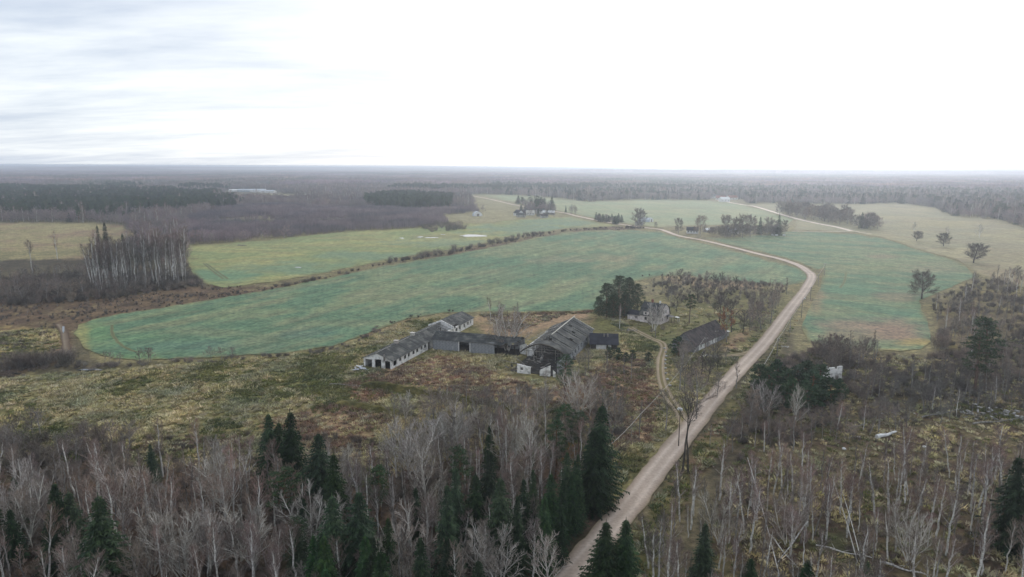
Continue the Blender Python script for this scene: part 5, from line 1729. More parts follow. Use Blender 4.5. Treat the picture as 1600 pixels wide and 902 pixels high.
for x, pb, pt, lb, w in ((948, 496, 440, 'leftmost big dark pine of the clump behind the ruined hall', 1.1), (966, 492, 428, 'highest big pine of the clump behind the ruined hall', 1.1), (984, 490, 431, 'big pine right of the highest one in the clump', 1.0), (996, 484, 441, 'big pine nearest the farmhouse roof', .9), (958, 498, 458, 'low front pine of the clump behind the ruined hall', 1.2), (936, 493, 462, 'small outer pine at the field side of the clump', 1.2), (975, 497, 455, 'low pine in the front right of the clump', 1.1)):
    bt('bigpine', x, pb, pt, lb, wide=w)
for x, pb, pt, lb in ((1060, 556, 523, 'bushy green pine at the left end of the field stone barn'), (989, 562, 545, 'young round pine, right of three below the black shed'), (978, 566, 549, 'young round pine, middle of three below the black shed'), (966, 563, 541, 'young bushy pine, left of three below the black shed'), (1013, 566, 548, 'young pine alone near the farm track'), (952, 560, 540, 'young pine against the white wall of the black shed')):
    bt('youngpine', x, pb, pt, lb, wide=1.25)
for x, y, h in ((1190, 566, 12), (1203, 572, 11), (1216, 560, 13), (1232, 575, 11), (1250, 566, 13), (1262, 560, 14), (1272, 575, 13), (1285, 566, 14), (1300, 588, 10), (1313, 590, 8), (1240, 590, 11), (1262, 594, 10), (1205, 592, 11), (1188, 590, 10), (1278, 600, 8)):
    tp('youngpine', x, y, h * .85, ('tall ' if h > 12 else 'small ' if h < 11 else '') + 'conifer right of the road, ' + ('upper row, ' if y < 580 else 'lower row, ') + ('at its left end' if x < 1220 else 'in its middle' if x < 1270 else 'towards the white ruin wall'), group='dark conifers right of the road', wide=1.1)
bt('oak', 1440, 467, 415, 'broad dark oak with a rounded crown at the rim of the teal field', wide=1.15, var=0)
bt('oak', 1521, 411, 375, 'big spreading oak alone on the ochre meadow, nearest the right edge', wide=1.3, var=1)
bt('oak', 1474, 385, 358, 'middle-sized round oak on the ochre meadow', wide=1.15, var=2)
bt('oak', 1432, 377, 357, 'smallest round oak on the ochre meadow', wide=1.2, var=1)
for x, pb, pt in ((1428, 361, 343), (1480, 367, 349), (1530, 372, 345)):
    bt('pale', x, pb, pt, 'thin pale tree on the ochre meadow behind the oaks', group='thin pale trees on the ochre meadow', var=4)
# twin dark trunks by the lamp
_o = bt('twin', 1066, 737, 612, 'left of the twin dark trunks at the roadside lamp, crown sparse', wide=1.0, var=0, lean=(0, -.03), rz=1.0)
_o = bt('twin', 1075, 738, 604, 'right of the twin dark trunks at the roadside lamp, crown sparse', wide=1.0, var=1, lean=(0, .04), rz=2.0)
# pale trees one can point at
for x, pb, pt, lb, v, w in ((1242, 668, 594, 'pale fan-shaped bare tree in front of the dark conifers right of the road', 4, 1.0), (968, 513, 472, 'white slender birch behind the black shed', None, 1), (1022, 516, 470, 'pale-stemmed tree shading the farmhouse front', 1, 1.3), (1132, 556, 0, '', 0, 0)):
    if w:
        bt('pale' if v is not None else 'birch', x, pb, pt, lb, wide=w * .8, var=v)
for x, y, h, lb, v in ((230, 790, 12, 'large pale many-stemmed tree at the bottom left, branches fanned wide', 1), (280, 800, 12, 'pale many-stemmed tree right of the large bottom left one', 3), (185, 720, 13, 'pale spreading tree above the lone broad spruce', 0), (665, 672, 17, 'big pale leaning tree with its crown fanned to the left', 5), (640, 650, 14, 'pale spreading tree behind the leaning one', 0),
                      (756, 806, 12, 'grey round-headed tree in front of the middle spruces', 2), (782, 820, 11, 'grey round-headed tree at the right of the one before the middle spruces', 3), (30, 745, 13, 'pale branchy tree at the far left', 0), (10, 730, 13, 'pale tree cut by the left picture edge', 2), (832, 650, 15, 'pale crooked tree with wide forked crown left of the light green pines', 4),
                      (105, 838, 9, 'pale twin-stemmed tree low at the left', 2), (130, 842, 9, 'pale slim tree beside the broad spruce foot', 4), (1128, 760, 11, 'pale multi-stemmed birch in the stand right of the road', 2), (715, 618, 12, 'pale leaning tree below the long barn', 5), (800, 640, 13, 'pale tree right of the leaning ones under the ruin', 0)):
    tp('pale', x, y, h, lb, var=v, wide=1.1)
for x, pb, pt, lb in ((889, 745, 690, 'tree still holding rusty brown leaves beside the tall spruce'), (1135, 535, 478, 'reddish brown tree behind the field stone barn')):
    bt('brown', x, pb, pt, lb)
YARD = [(792, 548, 478, 'pale', 'tall pale tree behind the machine shed gateway'), (808, 545, 492, 'thin', 'slim grey tree at the right end of the machine shed'), (778, 540, 500, 'broad', 'rounded grey tree behind the machine shed roof'), (905, 655, 575, 'pale', 'pale tree on the russet grass in front of the black shed'), (850, 652, 592, 'pale', 'pale tree in front of the broken hall walls'),
        (930, 640, 580, 'broad', 'rounded grey tree between the hall and the farm track'), (1076, 562, 528, 'broad', 'brownish tree beside the near gable of the field stone barn'), (1062, 610, 545, 'broad', 'grey tree just right of the farm track bend'), (1150, 606, 560, 'thin', 'slim tree by the barn track and the road'), (1120, 622, 578, 'broad', 'pale tree below the rubble heap'),
        (1088, 655, 572, 'broad', 'grey tree above the meeting of track and road'), (1040, 672, 600, 'broad', 'grey tree left of the farm track foot'), (960, 650, 590, 'thin', 'slim pale tree in the middle of the russet grass'), (820, 640, 600, 'broad', 'low grey tree left of the green pine by the ruin'), (760, 640, 598, 'broad', 'low grey tree below the machine shed'),
        (1195, 650, 590, 'pale', 'pale upright tree at the left of the dark conifers'), (1170, 665, 600, 'broad', 'grey tree hanging over the right road verge'), (1048, 478, 445, 'broad', 'grey tree behind the farmhouse roof'), (1090, 470, 440, 'dark', 'dark tree in the orchard over the umbrella-headed pine'), (1204, 505, 462, 'thin', 'slim grey tree nearest the road in the roadside row'), (1190, 515, 468, 'broad', 'full grey tree in the roadside row'),
        (700, 720, 640, 'pale', 'pale full tree left of the middle spruces'), (620, 745, 655, 'pale', 'pale full tree over the russet gap'), (540, 745, 690, 'pale', 'pale tree right of the lowest rim spruce'), (350, 800, 715, 'pale', 'pale tall tree in the middle of the left forest'), (60, 800, 720, 'pale', 'pale full tree at the far left'), (400, 890, 790, 'pale', 'pale tree left of the green pine low in the forest'), (490, 880, 770, 'pale', 'pale tree right of the round green pine')]
for i_, (x, pb, pt, k_, lb) in enumerate(YARD):
    bt(k_, x, pb, pt, lb, wide=1.25, var=i_)
for i_, (x, y, h, k_, lb) in enumerate([(640, 800, 12, 'pale', 'pale tree between the lower spruces, below the russet gap'), (700, 838, 11, 'birch', 'white birch in front of the lighter green narrow spruce'), (835, 800, 12, 'birch', 'white birch inside the roadside spruce clump'), (560, 850, 11, 'birch', 'white birch low between the dark spruces'), (605, 845, 10, 'pale', 'pale tree left of the bent dead stem foot'),
        (860, 820, 11, 'pale', 'pale tree at the foot of the roadside spruce clump'), (668, 780, 12, 'birch', 'white birch left of the lighter green narrow spruce'), (800, 700, 14, 'birch', 'white birch above the roadside spruce clump'), (470, 745, 13, 'birch', 'white birch right of the pale green pine'), (400, 735, 14, 'birch', 'white birch just left of the pale green pine'), (320, 790, 12, 'pale', 'tall pale tree right of the bottom left fan'), (140, 735, 12, 'birch', 'white birch over the lone broad spruce'),
        (1180, 700, 12, 'birch', 'white birch at the upper left of the clearing stand'), (1268, 740, 12, 'birch', 'bright white birch left of the clearing middle'), (1300, 745, 12, 'birch', 'bright white birch at the clearing middle'), (1335, 730, 13, 'birch', 'tallest white birch of the clearing stand'), (1475, 745, 12, 'birch', 'white birch right of the clearing middle'), (1530, 700, 13, 'birch', 'white birch near the right edge spruce'), (1240, 760, 11, 'pale', 'forked pale tree at the crossing stems'), (1430, 790, 10, 'pale', 'forked pale tree over the bright fallen birch')]):
    tp(k_, x, y, h, lb, wide=1.15, var=i_)
# broken pale stem in the spruces
def snag(pa, pb, ha, hb, label):
    a = Vector((*G(*pa, ha), ha)); b = Vector((*G(*pb, hb), hb))
    m = MB(); pts = [a.lerp(b, t / 6) + Vector((0, 0, .5 * math.sin(t * math.pi / 6))) for t in range(7)]
    m.tube(pts, [.09 - .009 * t for t in range(7)], 6, cap=True)
    link('dead_stem', m.mesh('dead_stem', ['bark_pale']), label=label, category='tree')


snag((624, 902), (586, 805), 1, 11, 'bare pale dead stem bent over between the lower spruces')
snag((1218, 900), (1168, 715), 0, 10, 'leaning pale birch stem crossing the thin stand, left of the clearing')
snag((1340, 880), (1300, 745), 0, 9, 'leaning pale stem near the middle of the clearing stand')
snag((1350, 895), (1315, 765), 0, 8, 'leaning pale stem close to the small clearing spruce')


# groups ---------------------------------------------------------------------------------
def region_pts(poly, n, spacing, seed, px_space=False):
    """about n random feet inside a patch of ground, none closer than spacing metres"""
    r = np.random.RandomState(seed)
    W_ = [G(*p) for p in poly]
    xs = [p[0] for p in W_]; ys = [p[1] for p in W_]
    out = []
    cell = {}
    tries = 0
    while len(out) < n and tries < 60:
        tries += 1
        X = r.uniform(min(xs), max(xs), 4 * n); Y = r.uniform(min(ys), max(ys), 4 * n)
        ok = pip(W_, X, Y)
        for x, y in zip(X[ok], Y[ok]):
            k = (int(x // spacing), int(y // spacing))
            bad = False
            for a in (-1, 0, 1):
                for b in (-1, 0, 1):
                    for q in cell.get((k[0] + a, k[1] + b), ()):
                        if (q[0] - x) ** 2 + (q[1] - y) ** 2 < spacing ** 2:
                            bad = True
            if not bad:
                cell.setdefault(k, []).append((x, y)); out.append((float(x), float(y)))
                if len(out) >= n:
                    break
    return out


def grove(poly, n, spacing, seed, mix, label, group, wide=(.9, 1.2), parts=None):
    """mix: list of (kind, share, hmin, hmax, word); what is past the cap or off the picture goes into one uncounted mass"""
    for (x, y) in region_pts(poly, n, spacing, seed):
        if y < 480 and not off_road(x, y):
            continue
        u = RNG.random(); acc = 0
        px_, py_ = proj(x, y, 4.0)
        for k, sh, h0, h1, word in mix:
            acc += sh
            if u <= acc:
                h = RNG.uniform(h0, h1)
                if not (-25 < px_ < 1625) or py_ > 960 or COUNT.get(NAMES[k][0], 0) >= CAP:
                    OVER.setdefault(k, []).append((x, y, h, RNG.uniform(*wide)))
                    break
                size, wh = where_words(x, y, h, h0, h1)
                size = '' if word.startswith('low') and size == 'low ' else size
                lb = size + word + ' ' + wh
                sg_ = .10 if RNG.random() < .18 else .035
                ln_ = (RNG.gauss(0, sg_), RNG.gauss(0, sg_)) if k != 'spruce' else None
                plant(k, x, y, h, lb, group=word + ' ' + group if word else group, wide=RNG.uniform(*wide), parts=parts, lean=ln_)
                break


F_LEFT = [(-140, 760), (0, 765), (130, 762), (230, 745), (300, 735), (430, 745), (560, 770), (640, 770), (720, 720), (800, 690), (870, 700), (940, 760), (905, 800), (820, 880), (730, 980), (600, 1080), (-350, 1100), (-260, 900)]
grove(F_LEFT, 400, 2.5, 1, [('birch', .34, 9, 14, 'slender birch'), ('thin', .26, 8, 13, 'slim grey bare tree'), ('broad', .20, 7, 11, 'round bare tree'), ('pale', .09, 8, 12, 'pale bare tree'), ('thin', .07, 8, 13, 'slim grey bare tree'), ('spruce', .04, 6, 13, 'spruce')], 'in the brown forest at the lower left', 'in the lower left forest')
grove([(600, 660), (700, 640), (830, 640), (960, 650), (975, 690), (950, 740), (860, 700), (760, 720), (660, 740)], 60, 3.0, 2, [('broad', .5, 7, 11, 'grey bare tree'), ('thin', .3, 7, 11, 'slim bare tree'), ('pale', .2, 6, 9, 'pale bare tree')], 'in the thicket between ruin and forest', 'in the thicket below the ruin')
grove([(830, 590), (960, 570), (1020, 620), (1020, 690), (960, 690), (880, 640)], 22, 3.5, 3, [('broad', .5, 5, 8, 'grey bare tree'), ('thin', .5, 5, 9, 'slim bare tree')], 'on the russet grass right of the ruin', 'on the russet grass')
grove([(1060, 590), (1120, 560), (1170, 560), (1120, 620), (1080, 660), (1050, 640)], 22, 3, 4, [('dark', .4, 6, 9, 'dark bare tree'), ('broad', .6, 6, 9, 'grey bare tree')], 'between the farm track and the road', 'between track and road')
CUT = [(1010, 880), (1060, 800), (1160, 760), (1300, 750), (1450, 740), (1600, 730), (1720, 760), (1900, 1000), (1400, 1060), (980, 1000)]
grove(CUT, 245, 1.7, 5, [('birch', .66, 6.5, 14, 'thin white-stemmed birch'), ('thin', .30, 6, 11, 'slim grey sapling'), ('broad', .08, 4, 7, 'low bare tree')], 'in the sparse stand on the felled clearing', 'on the felled clearing', wide=(.9, 1.25))
MIDR = [(1100, 700), (1180, 660), (1330, 650), (1450, 640), (1600, 620), (1760, 600), (1760, 650), (1600, 640), (1430, 668), (1300, 700), (1180, 715)]
grove(MIDR, 95, 2.8, 6, [('thin', .45, 5, 9, 'slim bare tree'), ('broad', .45, 5, 8, 'bushy bare tree'), ('birch', .1, 6, 9, 'thin birch')], 'in the dark scrub belt behind the clearing', 'in the scrub belt behind the clearing')
grove([(1330, 600), (1450, 590), (1600, 570), (1750, 560), (1760, 630), (1600, 640), (1440, 640), (1350, 640)], 85, 3.2, 7, [('thin', .6, 6, 10, 'slim grey tree'), ('broad', .4, 6, 9, 'grey bare tree')], 'in the grey belt below the teal field', 'in the grey belt below the teal field')
grove([(1265, 560), (1300, 553), (1370, 558), (1372, 572), (1300, 580)], 26, 2.5, 8, [('fardark', .35, 7, 10, 'dark fuzzy tree'), ('thin', .3, 8, 11, 'slim fuzzy tree'), ('broad', .35, 7, 10, 'grey fuzzy tree')], 'at the near corner of the teal field', 'at the corner of the teal field')
grove([(1462, 470), (1530, 445), (1600, 425), (1700, 420), (1700, 560), (1520, 565), (1462, 530)], 190, 3.2, 9, [('thin', .35, 6, 10, 'slim grey tree'), ('broad', .45, 6, 9, 'round grey tree'), ('birch', .2, 8, 12, 'thin birch')], 'on the wild slope at the right side', 'on the wild slope at the right')
grove([(1010, 455), (1060, 437), (1150, 447), (1232, 455), (1225, 480), (1190, 500), (1150, 480), (1060, 465)], 60, 3.8, 10, [('broad', .6, 5, 8, 'low grey tree'), ('thin', .25, 6, 9, 'slim grey tree'), ('dark', .15, 6, 9, 'dark bare tree')], 'in the overgrown orchard by the road bend', 'in the orchard by the bend')
grove([(1180, 480), (1232, 458), (1215, 500), (1190, 525), (1165, 515)], 26, 3, 11, [('thin', .6, 8, 11, 'slim purple-grey tree'), ('broad', .4, 7, 10, 'round grey tree')], 'in the roadside row behind the field stone barn', 'in the roadside row')
for x, pb, pt, lb in ((1143, 519, 462, 'tall dark bare tree, nearest behind the field stone barn'), (1124, 504, 450, 'dark tree directly over the field stone barn ridge'), (1161, 521, 480, 'dark bare tree on the lawn right of the field stone barn'), (1057, 487, 460, 'dark bushy tree right behind the farmhouse'), (1108, 502, 486, 'small thin tree at the barn ridge')):
    bt('dark', x, pb, pt, lb, wide=.95)
grove([(1066, 555), (1078, 556), (1085, 562), (1080, 580), (1062, 570)], 6, 2, 12, [('broad', 1, 6, 8, 'brownish bare tree')], 'at the near gable of the field stone barn', 'at the barn gable')
grove([(990, 500), (1005, 470), (1050, 462), (1070, 470), (1050, 512), (1010, 520)], 9, 3, 15, [('greybush', 1, 2, 3.2, 'grey lilac bush')], 'around the farmhouse', 'around the farmhouse')
# birch grove at the left
BG = [(150, 447), (200, 440), (240, 436), (290, 432), (300, 441), (250, 450), (160, 458)]
grove([(140, 450), (200, 440), (288, 430), (296, 440), (240, 448), (150, 458)], 62, 3.0, 13, [('birch', .8, 24, 31, 'tall white-stemmed birch'), ('thin', .2, 20, 26, 'tall grey tree')], 'in the grove at the left end of the fields', 'in the left grove', wide=(.8, 1.0))
for x, pb, pt, lb in ((152, 432, 358, 'white birch standing at the left rim of the tall grove'), (50, 428, 375, 'crooked white-stemmed birch alone at the left edge of the dark thicket'), (90, 405, 362, 'dark leaning tree between the lone birch and the tall grove')):
    bt('birch' if 'birch' in lb else 'dark', x, pb, pt, lb, wide=.9)
for x, pb, pt, lb in ((158, 420, 352, 'dark spruce inside the tall birch grove'), (170, 424, 347, 'taller dark spruce inside the tall birch grove'), (197, 428, 365, 'dark spruce behind the white birch stems')):
    bt('spruce', x, pb, pt, lb, wide=.72)
grove([(-60, 452), (60, 436), (140, 430), (290, 432), (300, 444), (180, 466), (0, 474), (-60, 474)], 150, 5, 14, [('broad', .8, 6, 11, 'low dark purple-brown tree'), ('thin', .2, 8, 12, 'slim grey tree')], 'in the thicket under the tall birch grove', 'in the left thicket', wide=(1.1, 1.5))
# tree rows of the far farmsteads
for x, pb, pt, lb in ((995, 353, 322, 'tall full bare tree, left of the pair across the road'), (1003, 353, 324, 'tall full bare tree, right of the pair across the road'), (1060, 365, 338, 'single upright tree by the road before the cottage'), (1094, 368, 333, 'full round bare tree over the roadside cottage'),
                      (1134, 368, 332, 'left end tree of the full row'), (1146, 370, 336, 'second tree of the full row'), (1160, 372, 330, 'third tree of the full row'), (1172, 371, 332, 'fourth tree of the full row'), (1198, 369, 335, 'fifth tree of the full row'), (1206, 368, 340, 'sixth tree of the full row'), (1225, 366, 340, 'right end tree of the full row'),
                      (1025, 355, 345, 'small tree by the road past the hangar')):
    bt('fardark', x, pb, pt, lb, wide=1.0)
grove([(1100, 366), (1120, 364), (1225, 362), (1225, 368), (1130, 372)], 30, 5, 16, [('fardark', 1, 6, 10, 'low bare tree')], 'filling the gaps of the tree row', 'in the tree row', wide=(1.3, 1.7))
grove([(930, 343), (950, 343), (975, 347), (965, 351), (935, 347)], 22, 3, 17, [('spruce', .7, 6, 11, 'small spruce'), ('broad', .3, 6, 9, 'low bare tree')], 'in the hedge clump by the far road', 'in the far hedge clump', wide=(1.4, 1.8))
grove([(800, 331), (830, 326), (875, 332), (870, 342), (810, 343)], 34, 6, 18, [('broad', .8, 6, 10, 'low bare tree'), ('spruce', .2, 7, 12, 'small spruce')], 'among the hamlet sheds', 'in the hamlet', wide=(1.2, 1.6))
grove([(888, 331), (905, 334), (900, 337), (888, 335)], 6, 4, 19, [('broad', 1, 9, 13, 'bare tree')], 'beside the lone far spruce', 'beside the lone far spruce')
grove([(1205, 335), (1240, 333), (1320, 344), (1335, 352), (1300, 352), (1245, 341)], 46, 9, 20, [('fardark', 1, 14, 22, 'hazy full tree')], 'in the clump between far road and right meadow', 'in the clump at the far road', wide=(1.0, 1.3))
grove([(1332, 354), (1370, 350), (1372, 358), (1340, 360)], 12, 6, 21, [('fardark', 1, 12, 17, 'hazy round tree')], 'around the dark spruce pair', 'around the spruce pair', wide=(1.1, 1.3))
grove([(655, 357), (700, 352), (727, 354), (722, 361), (665, 363)], 26, 5, 22, [('greybush', .7, 5, 7, 'willow bush'), ('broad', .3, 6, 8, 'low bare tree')], 'beside the bright pond', 'by the pond', wide=(1.4, 2.0))


def hedge(pts, n, jit, h0, h1, key, label, group, seed, wide=(1.0, 1.5)):
    r = random.Random(seed)
    P = [Vector(G(*p)) for p in pts]
    Ls = [(P[i + 1] - P[i]).length for i in range(len(P) - 1)]
    T = sum(Ls)
    for k in range(n):
        s = r.uniform(0, T); i = 0
        while s > Ls[i] and i < len(Ls) - 1:
            s -= Ls[i]; i += 1
        q = P[i].lerp(P[i + 1], min(1, s / Ls[i]))
        plant(key, q.x + r.gauss(0, jit), q.y + r.gauss(0, jit), r.uniform(h0, h1) * (.7 + .6 * float(vnoise(q.x / 22, q.y / 22, 5))), label, group=group, wide=r.uniform(*wide))


DITCH = [(335, 462), (420, 452), (500, 436), (600, 412), (700, 396), (780, 380), (840, 367), (890, 360), (960, 356), (1010, 357)]
hedge(DITCH, 110, 1.6, 1.6, 3.4, 'bush', 'dark bush in the hedge along the ditch between the fields', 'bushes along the field ditch', 1, (1.0, 1.9))
hedge([(600, 411), (700, 394), (840, 365)], 26, 2, 3.5, 5, 'greybush', 'taller grey bush in the hedge along the ditch between the fields', 'taller bushes along the field ditch', 2, (1.0, 1.6))
hedge([(-20, 588), (60, 578), (110, 570), (170, 572), (250, 568), (340, 563), (440, 557), (530, 543), (600, 511)], 80, 1.6, .7, 1.7, 'greybush', 'low bush in the hedge at the near end of the teal field', 'bushes at the near end of the teal field', 3, (1.6, 3.2))
hedge([(20, 578), (70, 566), (118, 560)], 26, 3, 4, 6.5, 'greybush', 'tall grey willow bush by the marsh track', 'willow bushes by the marsh track', 4, (1.0, 1.5))
for x, pb, h in ((225, 566, 6), (345, 562, 5.5), (180, 566, 4)):
    X, Y = G(x, pb)
    for k in range(3):
        plant('broad', X + RNG.uniform(-4, 4), Y + RNG.uniform(-1, 1), h * .9, ('left', 'middle', 'right')[k] + ' small bare tree over the near field hedge, ' + {225: 'middle clump', 345: 'right clump', 180: 'left clump'}[x], group='small trees over the near hedge', wide=1.3)
grove([(0, 690), (60, 672), (200, 690), (220, 720), (60, 730), (-80, 740)], 34, 3, 23, [('greybush', .5, 3.5, 5.5, 'grey bush'), ('broad', .5, 5, 8, 'reddish bushy tree')], 'at the meadow rim at the lower left', 'at the lower left meadow rim', wide=(1.1, 1.5))
grove([(745, 498), (815, 500), (815, 530), (780, 520)], 10, 3, 24, [('birch', .5, 8, 11, 'thin birch'), ('thin', .5, 6, 9, 'slim grey tree')], 'behind the machine shed', 'behind the machine shed')
hedge([(1005, 432), (1065, 431), (1120, 438), (1230, 446)], 26, 2.5, 1.2, 2.4, 'greybush', 'low bush on the russet rim of the farmyard', 'bushes on the farmyard rim', 6)
hedge([(600, 508), (650, 495), (700, 487)], 12, 1.5, 1, 1.8, 'bush', 'low bush behind the long barn', 'bushes behind the long barn', 7)
hedge([(1460, 522), (1480, 545), (1465, 560)], 8, 1.5, 4, 6, 'greybush', 'round pale grey bush at the rim of the teal field', 'round grey bushes at the teal field rim', 8)
print('COUNT', COUNT, len(bpy.data.objects))


# ------------------------------------------------------------------ uncountable growth: forests, scrub, tussocks (scattered over ground patches)
def scatter(name, pts, idx, rot, scl, protos, label=None):
    me = bpy.data.meshes.new(name)
    me.from_pydata(pts.tolist(), [], [])
    a = me.attributes.new('pick', 'INT', 'POINT'); a.data.foreach_set('value', idx.astype(np.int32))
    a = me.attributes.new('turn', 'FLOAT', 'POINT'); a.data.foreach_set('value', rot.astype(np.float32))
    a = me.attributes.new('size', 'FLOAT_VECTOR', 'POINT'); a.data.foreach_set('vector', scl.astype(np.float32).ravel())
    o = link(name, me, kind='stuff')
    if label:
        o['label'] = label
    ng = bpy.data.node_groups.new(name, 'GeometryNodeTree')
    ng.interface.new_socket('Geometry', in_out='INPUT', socket_type='NodeSocketGeometry')
    ng.interface.new_socket('Geometry', in_out='OUTPUT', socket_type='NodeSocketGeometry')
    gi = ng.nodes.new('NodeGroupInput'); go = ng.nodes.new('NodeGroupOutput')
    jn = ng.nodes.new('GeometryNodeJoinGeometry')
    for p in reversed(protos):        # joined in reverse link order
        po = bpy.data.objects.new('growth', p)
        oi = ng.nodes.new('GeometryNodeObjectInfo'); oi.inputs['Object'].default_value = po
        gt = ng.nodes.new('GeometryNodeGeometryToInstance')
        ng.links.new(oi.outputs['Geometry'], gt.inputs[0]); ng.links.new(gt.outputs[0], jn.inputs[0])
    ip = ng.nodes.new('GeometryNodeInstanceOnPoints')
    ip.inputs['Pick Instance'].default_value = True

    def attr(nm, typ):
        n = ng.nodes.new('GeometryNodeInputNamedAttribute'); n.data_type = typ; n.inputs['Name'].default_value = nm
        return [s for s in n.outputs if s.enabled][0]
    ng.links.new(gi.outputs[0], ip.inputs['Points'])
    ng.links.new(jn.outputs[0], ip.inputs['Instance'])
    ng.links.new(attr('pick', 'INT'), ip.inputs['Instance Index'])
    cx = ng.nodes.new('ShaderNodeCombineXYZ'); ng.links.new(attr('turn', 'FLOAT'), cx.inputs[2])
    ng.links.new(cx.outputs[0], ip.inputs['Rotation'])
    ng.links.new(attr('size', 'FLOAT_VECTOR'), ip.inputs['Scale'])
    ng.links.new(ip.outputs[0], go.inputs[0])
    md = o.modifiers.new('growth', 'NODES'); md.node_group = ng
    return o


NPR = np.random.RandomState(12)
FIELDS = [FIELD_MAIN, FIELD_UP, FIELD_RIGHT, FIELD_FAR, MEADOW_RIGHT, MEADOW_LEFT] + SMALL_CLEAR
ROADW = [G(*p) for p in ROADP]
R_CONIF = [(-400, 345), (0, 345), (130, 350), (340, 330), (350, 322), (345, 305), (200, 300), (-400, 300)]
R_SCRUB = [(286, 383), (640, 357), (745, 348), (760, 336), (742, 322), (560, 327), (430, 322), (345, 326), (290, 345)]
R_STAND = [(573, 325), (640, 330), (705, 326), (706, 312), (640, 309), (573, 314)]
R_VILL = [(1105, 318), (1165, 322), (1165, 312), (1110, 309)]
R_SHEDS = [(345, 309), (440, 309), (440, 299), (350, 298)]
NEARLIM = [(-3000, 480), (0, 470), (180, 452), (290, 430), (286, 384), (640, 357), (860, 330), (1165, 318), (1480, 338), (1600, 357), (1700, 380), (3000, 440), (3000, 250), (-3000, 250)]
R_MARSHF = [(-3000, 345), (-400, 346), (-200, 410), (60, 405), (180, 405), (230, 400), (290, 430), (180, 452), (0, 470), (-3000, 480)]


def far_points(rmin, rmax, sp, seed):
    r = np.random.RandomState(seed)
    a = math.radians(46)
    n = int(a * (rmax ** 2 - rmin ** 2) / sp ** 2)
    R = np.sqrt(r.uniform(rmin ** 2, rmax ** 2, n)); A = r.uniform(-a, a, n)
    return R * np.sin(A), R * np.cos(A), r


def free(X, Y):
    px, py = proj(X, Y)
    jx = (fbm(X, Y, 60, 3, 77) - .5) * 10; jy = (fbm(X, Y, 50, 3, 78) - .5) * 2.0
    px, py = px + jx, py + jy
    ok = pip(NEARLIM, px, py)
    for f in FIELDS + [R_VILL, R_SHEDS]:
        ok &= ~pip(f, px, py)
    return ok, px, py


def blobtree(mb, r, c, h, w, kind, mi):
    """distant tree: a porous head of small leaf-like faces"""
    if kind == 'con':
        for k in range(26):
            f = r.random() ** 1.2; a = r.uniform(0, 6.28)
            z = h * (.15 + .85 * f); rad = w * (1 - f) * .9 + .2
            p = c + Vector((math.cos(a) * rad, math.sin(a) * rad, z))
            q = c + Vector((math.cos(a + .5) * rad * .3, math.sin(a + .5) * rad * .3, z + h * .14))
            s = c + Vector((math.cos(a + 1.1) * rad, math.sin(a + 1.1) * rad, z - .2))
            k0 = len(mb.v); mb.v += [tuple(p), tuple(q), tuple(s)]; mb.f.append((k0, k0 + 1, k0 + 2)); mb.m.append(mi)
    else:
        for k in range(24):
            u = Vector((r.gauss(0, 1), r.gauss(0, 1), r.gauss(0, 1))).normalized() * r.uniform(.4, 1)
            p = c + Vector((u.x * w, u.y * w, h * .62 + u.z * h * .38))
            d = Vector((r.gauss(0, .4), r.gauss(0, .4), 1)).normalized() * r.uniform(.15, .3) * h
            s = Vector((r.gauss(0, 1), r.gauss(0, 1), 0)).normalized() * r.uniform(.35, .8)
            k0 = len(mb.v); mb.v += [tuple(p - s), tuple(p + s), tuple(p + d)]; mb.f.append((k0, k0 + 1, k0 + 2)); mb.m.append(mi)


def patch(seed, R, n, conif, mats, hs=1.0):
    r = random.Random(seed); m = MB()
    for k in range(n):
        a = r.uniform(0, 6.28); q = R * math.sqrt(r.random())
        con = r.random() < conif
        h = r.uniform(12, 19) * hs
        blobtree(m, r, Vector((math.cos(a) * q, math.sin(a) * q, 0)), h, r.uniform(1.6, 2.6) if con else r.uniform(2, 3.4), 'con' if con else 'dec', 1 if con else 0)
    return m.mesh('woodland', mats)


def do_scatter(name, X, Y, idx, hs, wv, protos, seed, label, z=-.1):
    r = np.random.RandomState(seed)
    n = len(X)
    pts = np.stack([X, Y, np.full(n, z)], 1)
    scl = np.stack([hs * wv, hs * wv, hs], 1)
    return scatter(name, pts, idx, r.uniform(0, 6.28, n), scl, protos, label)


for k, L_ in OVER.items():
    A = np.array(L_); n = len(A); pr = [d['one'] for d in PRO[k]]; H_ = np.array([d['H'] for d in PRO[k]])
    idx = np.arange(n) % len(pr); sc_ = A[:, 2] / H_[idx]
    do_scatter({'birch': 'birch_wood', 'thin': 'aspen_wood', 'broad': 'alder_wood'}.get(k, 'leafless_wood'), A[:, 0], A[:, 1], idx, sc_, A[:, 3], pr, 60, 'leafless trees merging into one mass')
print('over', {k: len(v) for k, v in OVER.items()})
# middle distance: whole trees
X, Y, r_ = far_points(380, 2300, 6.2, 3)
ok, px, py = free(X, Y)
X, Y, px, py = X[ok], Y[ok], px[ok], py[ok]
conn = fbm(X, Y, 260, 3, 91)
jj = (fbm(X, Y, 90, 3, 93) - .5)
con = pip(R_CONIF, px + jj * 160, py + jj * 22) & (r_.rand(len(X)) < .66 - .4 * (py > 336)) | pip(R_STAND, px, py)
scrub = pip(R_SCRUB, px, py) & ~pip(R_STAND, px, py)
rest = ~con & ~scrub
con |= rest & (conn > .60) & (py < 300)
con |= rest & (r_.rand(len(X)) < .10) & (px > 760)
rest = ~con & ~scrub & ~pip(R_MARSHF, px, py)
strip_open = scrub & (fbm(X / 3, Y, 70, 2, 13) > .66)
scrub &= ~strip_open
cp = [PRO['pine'][i]['one'] for i in (0, 1, 3)] + [PRO['spruce'][i]['one'] for i in (0, 2)]
FARB = []
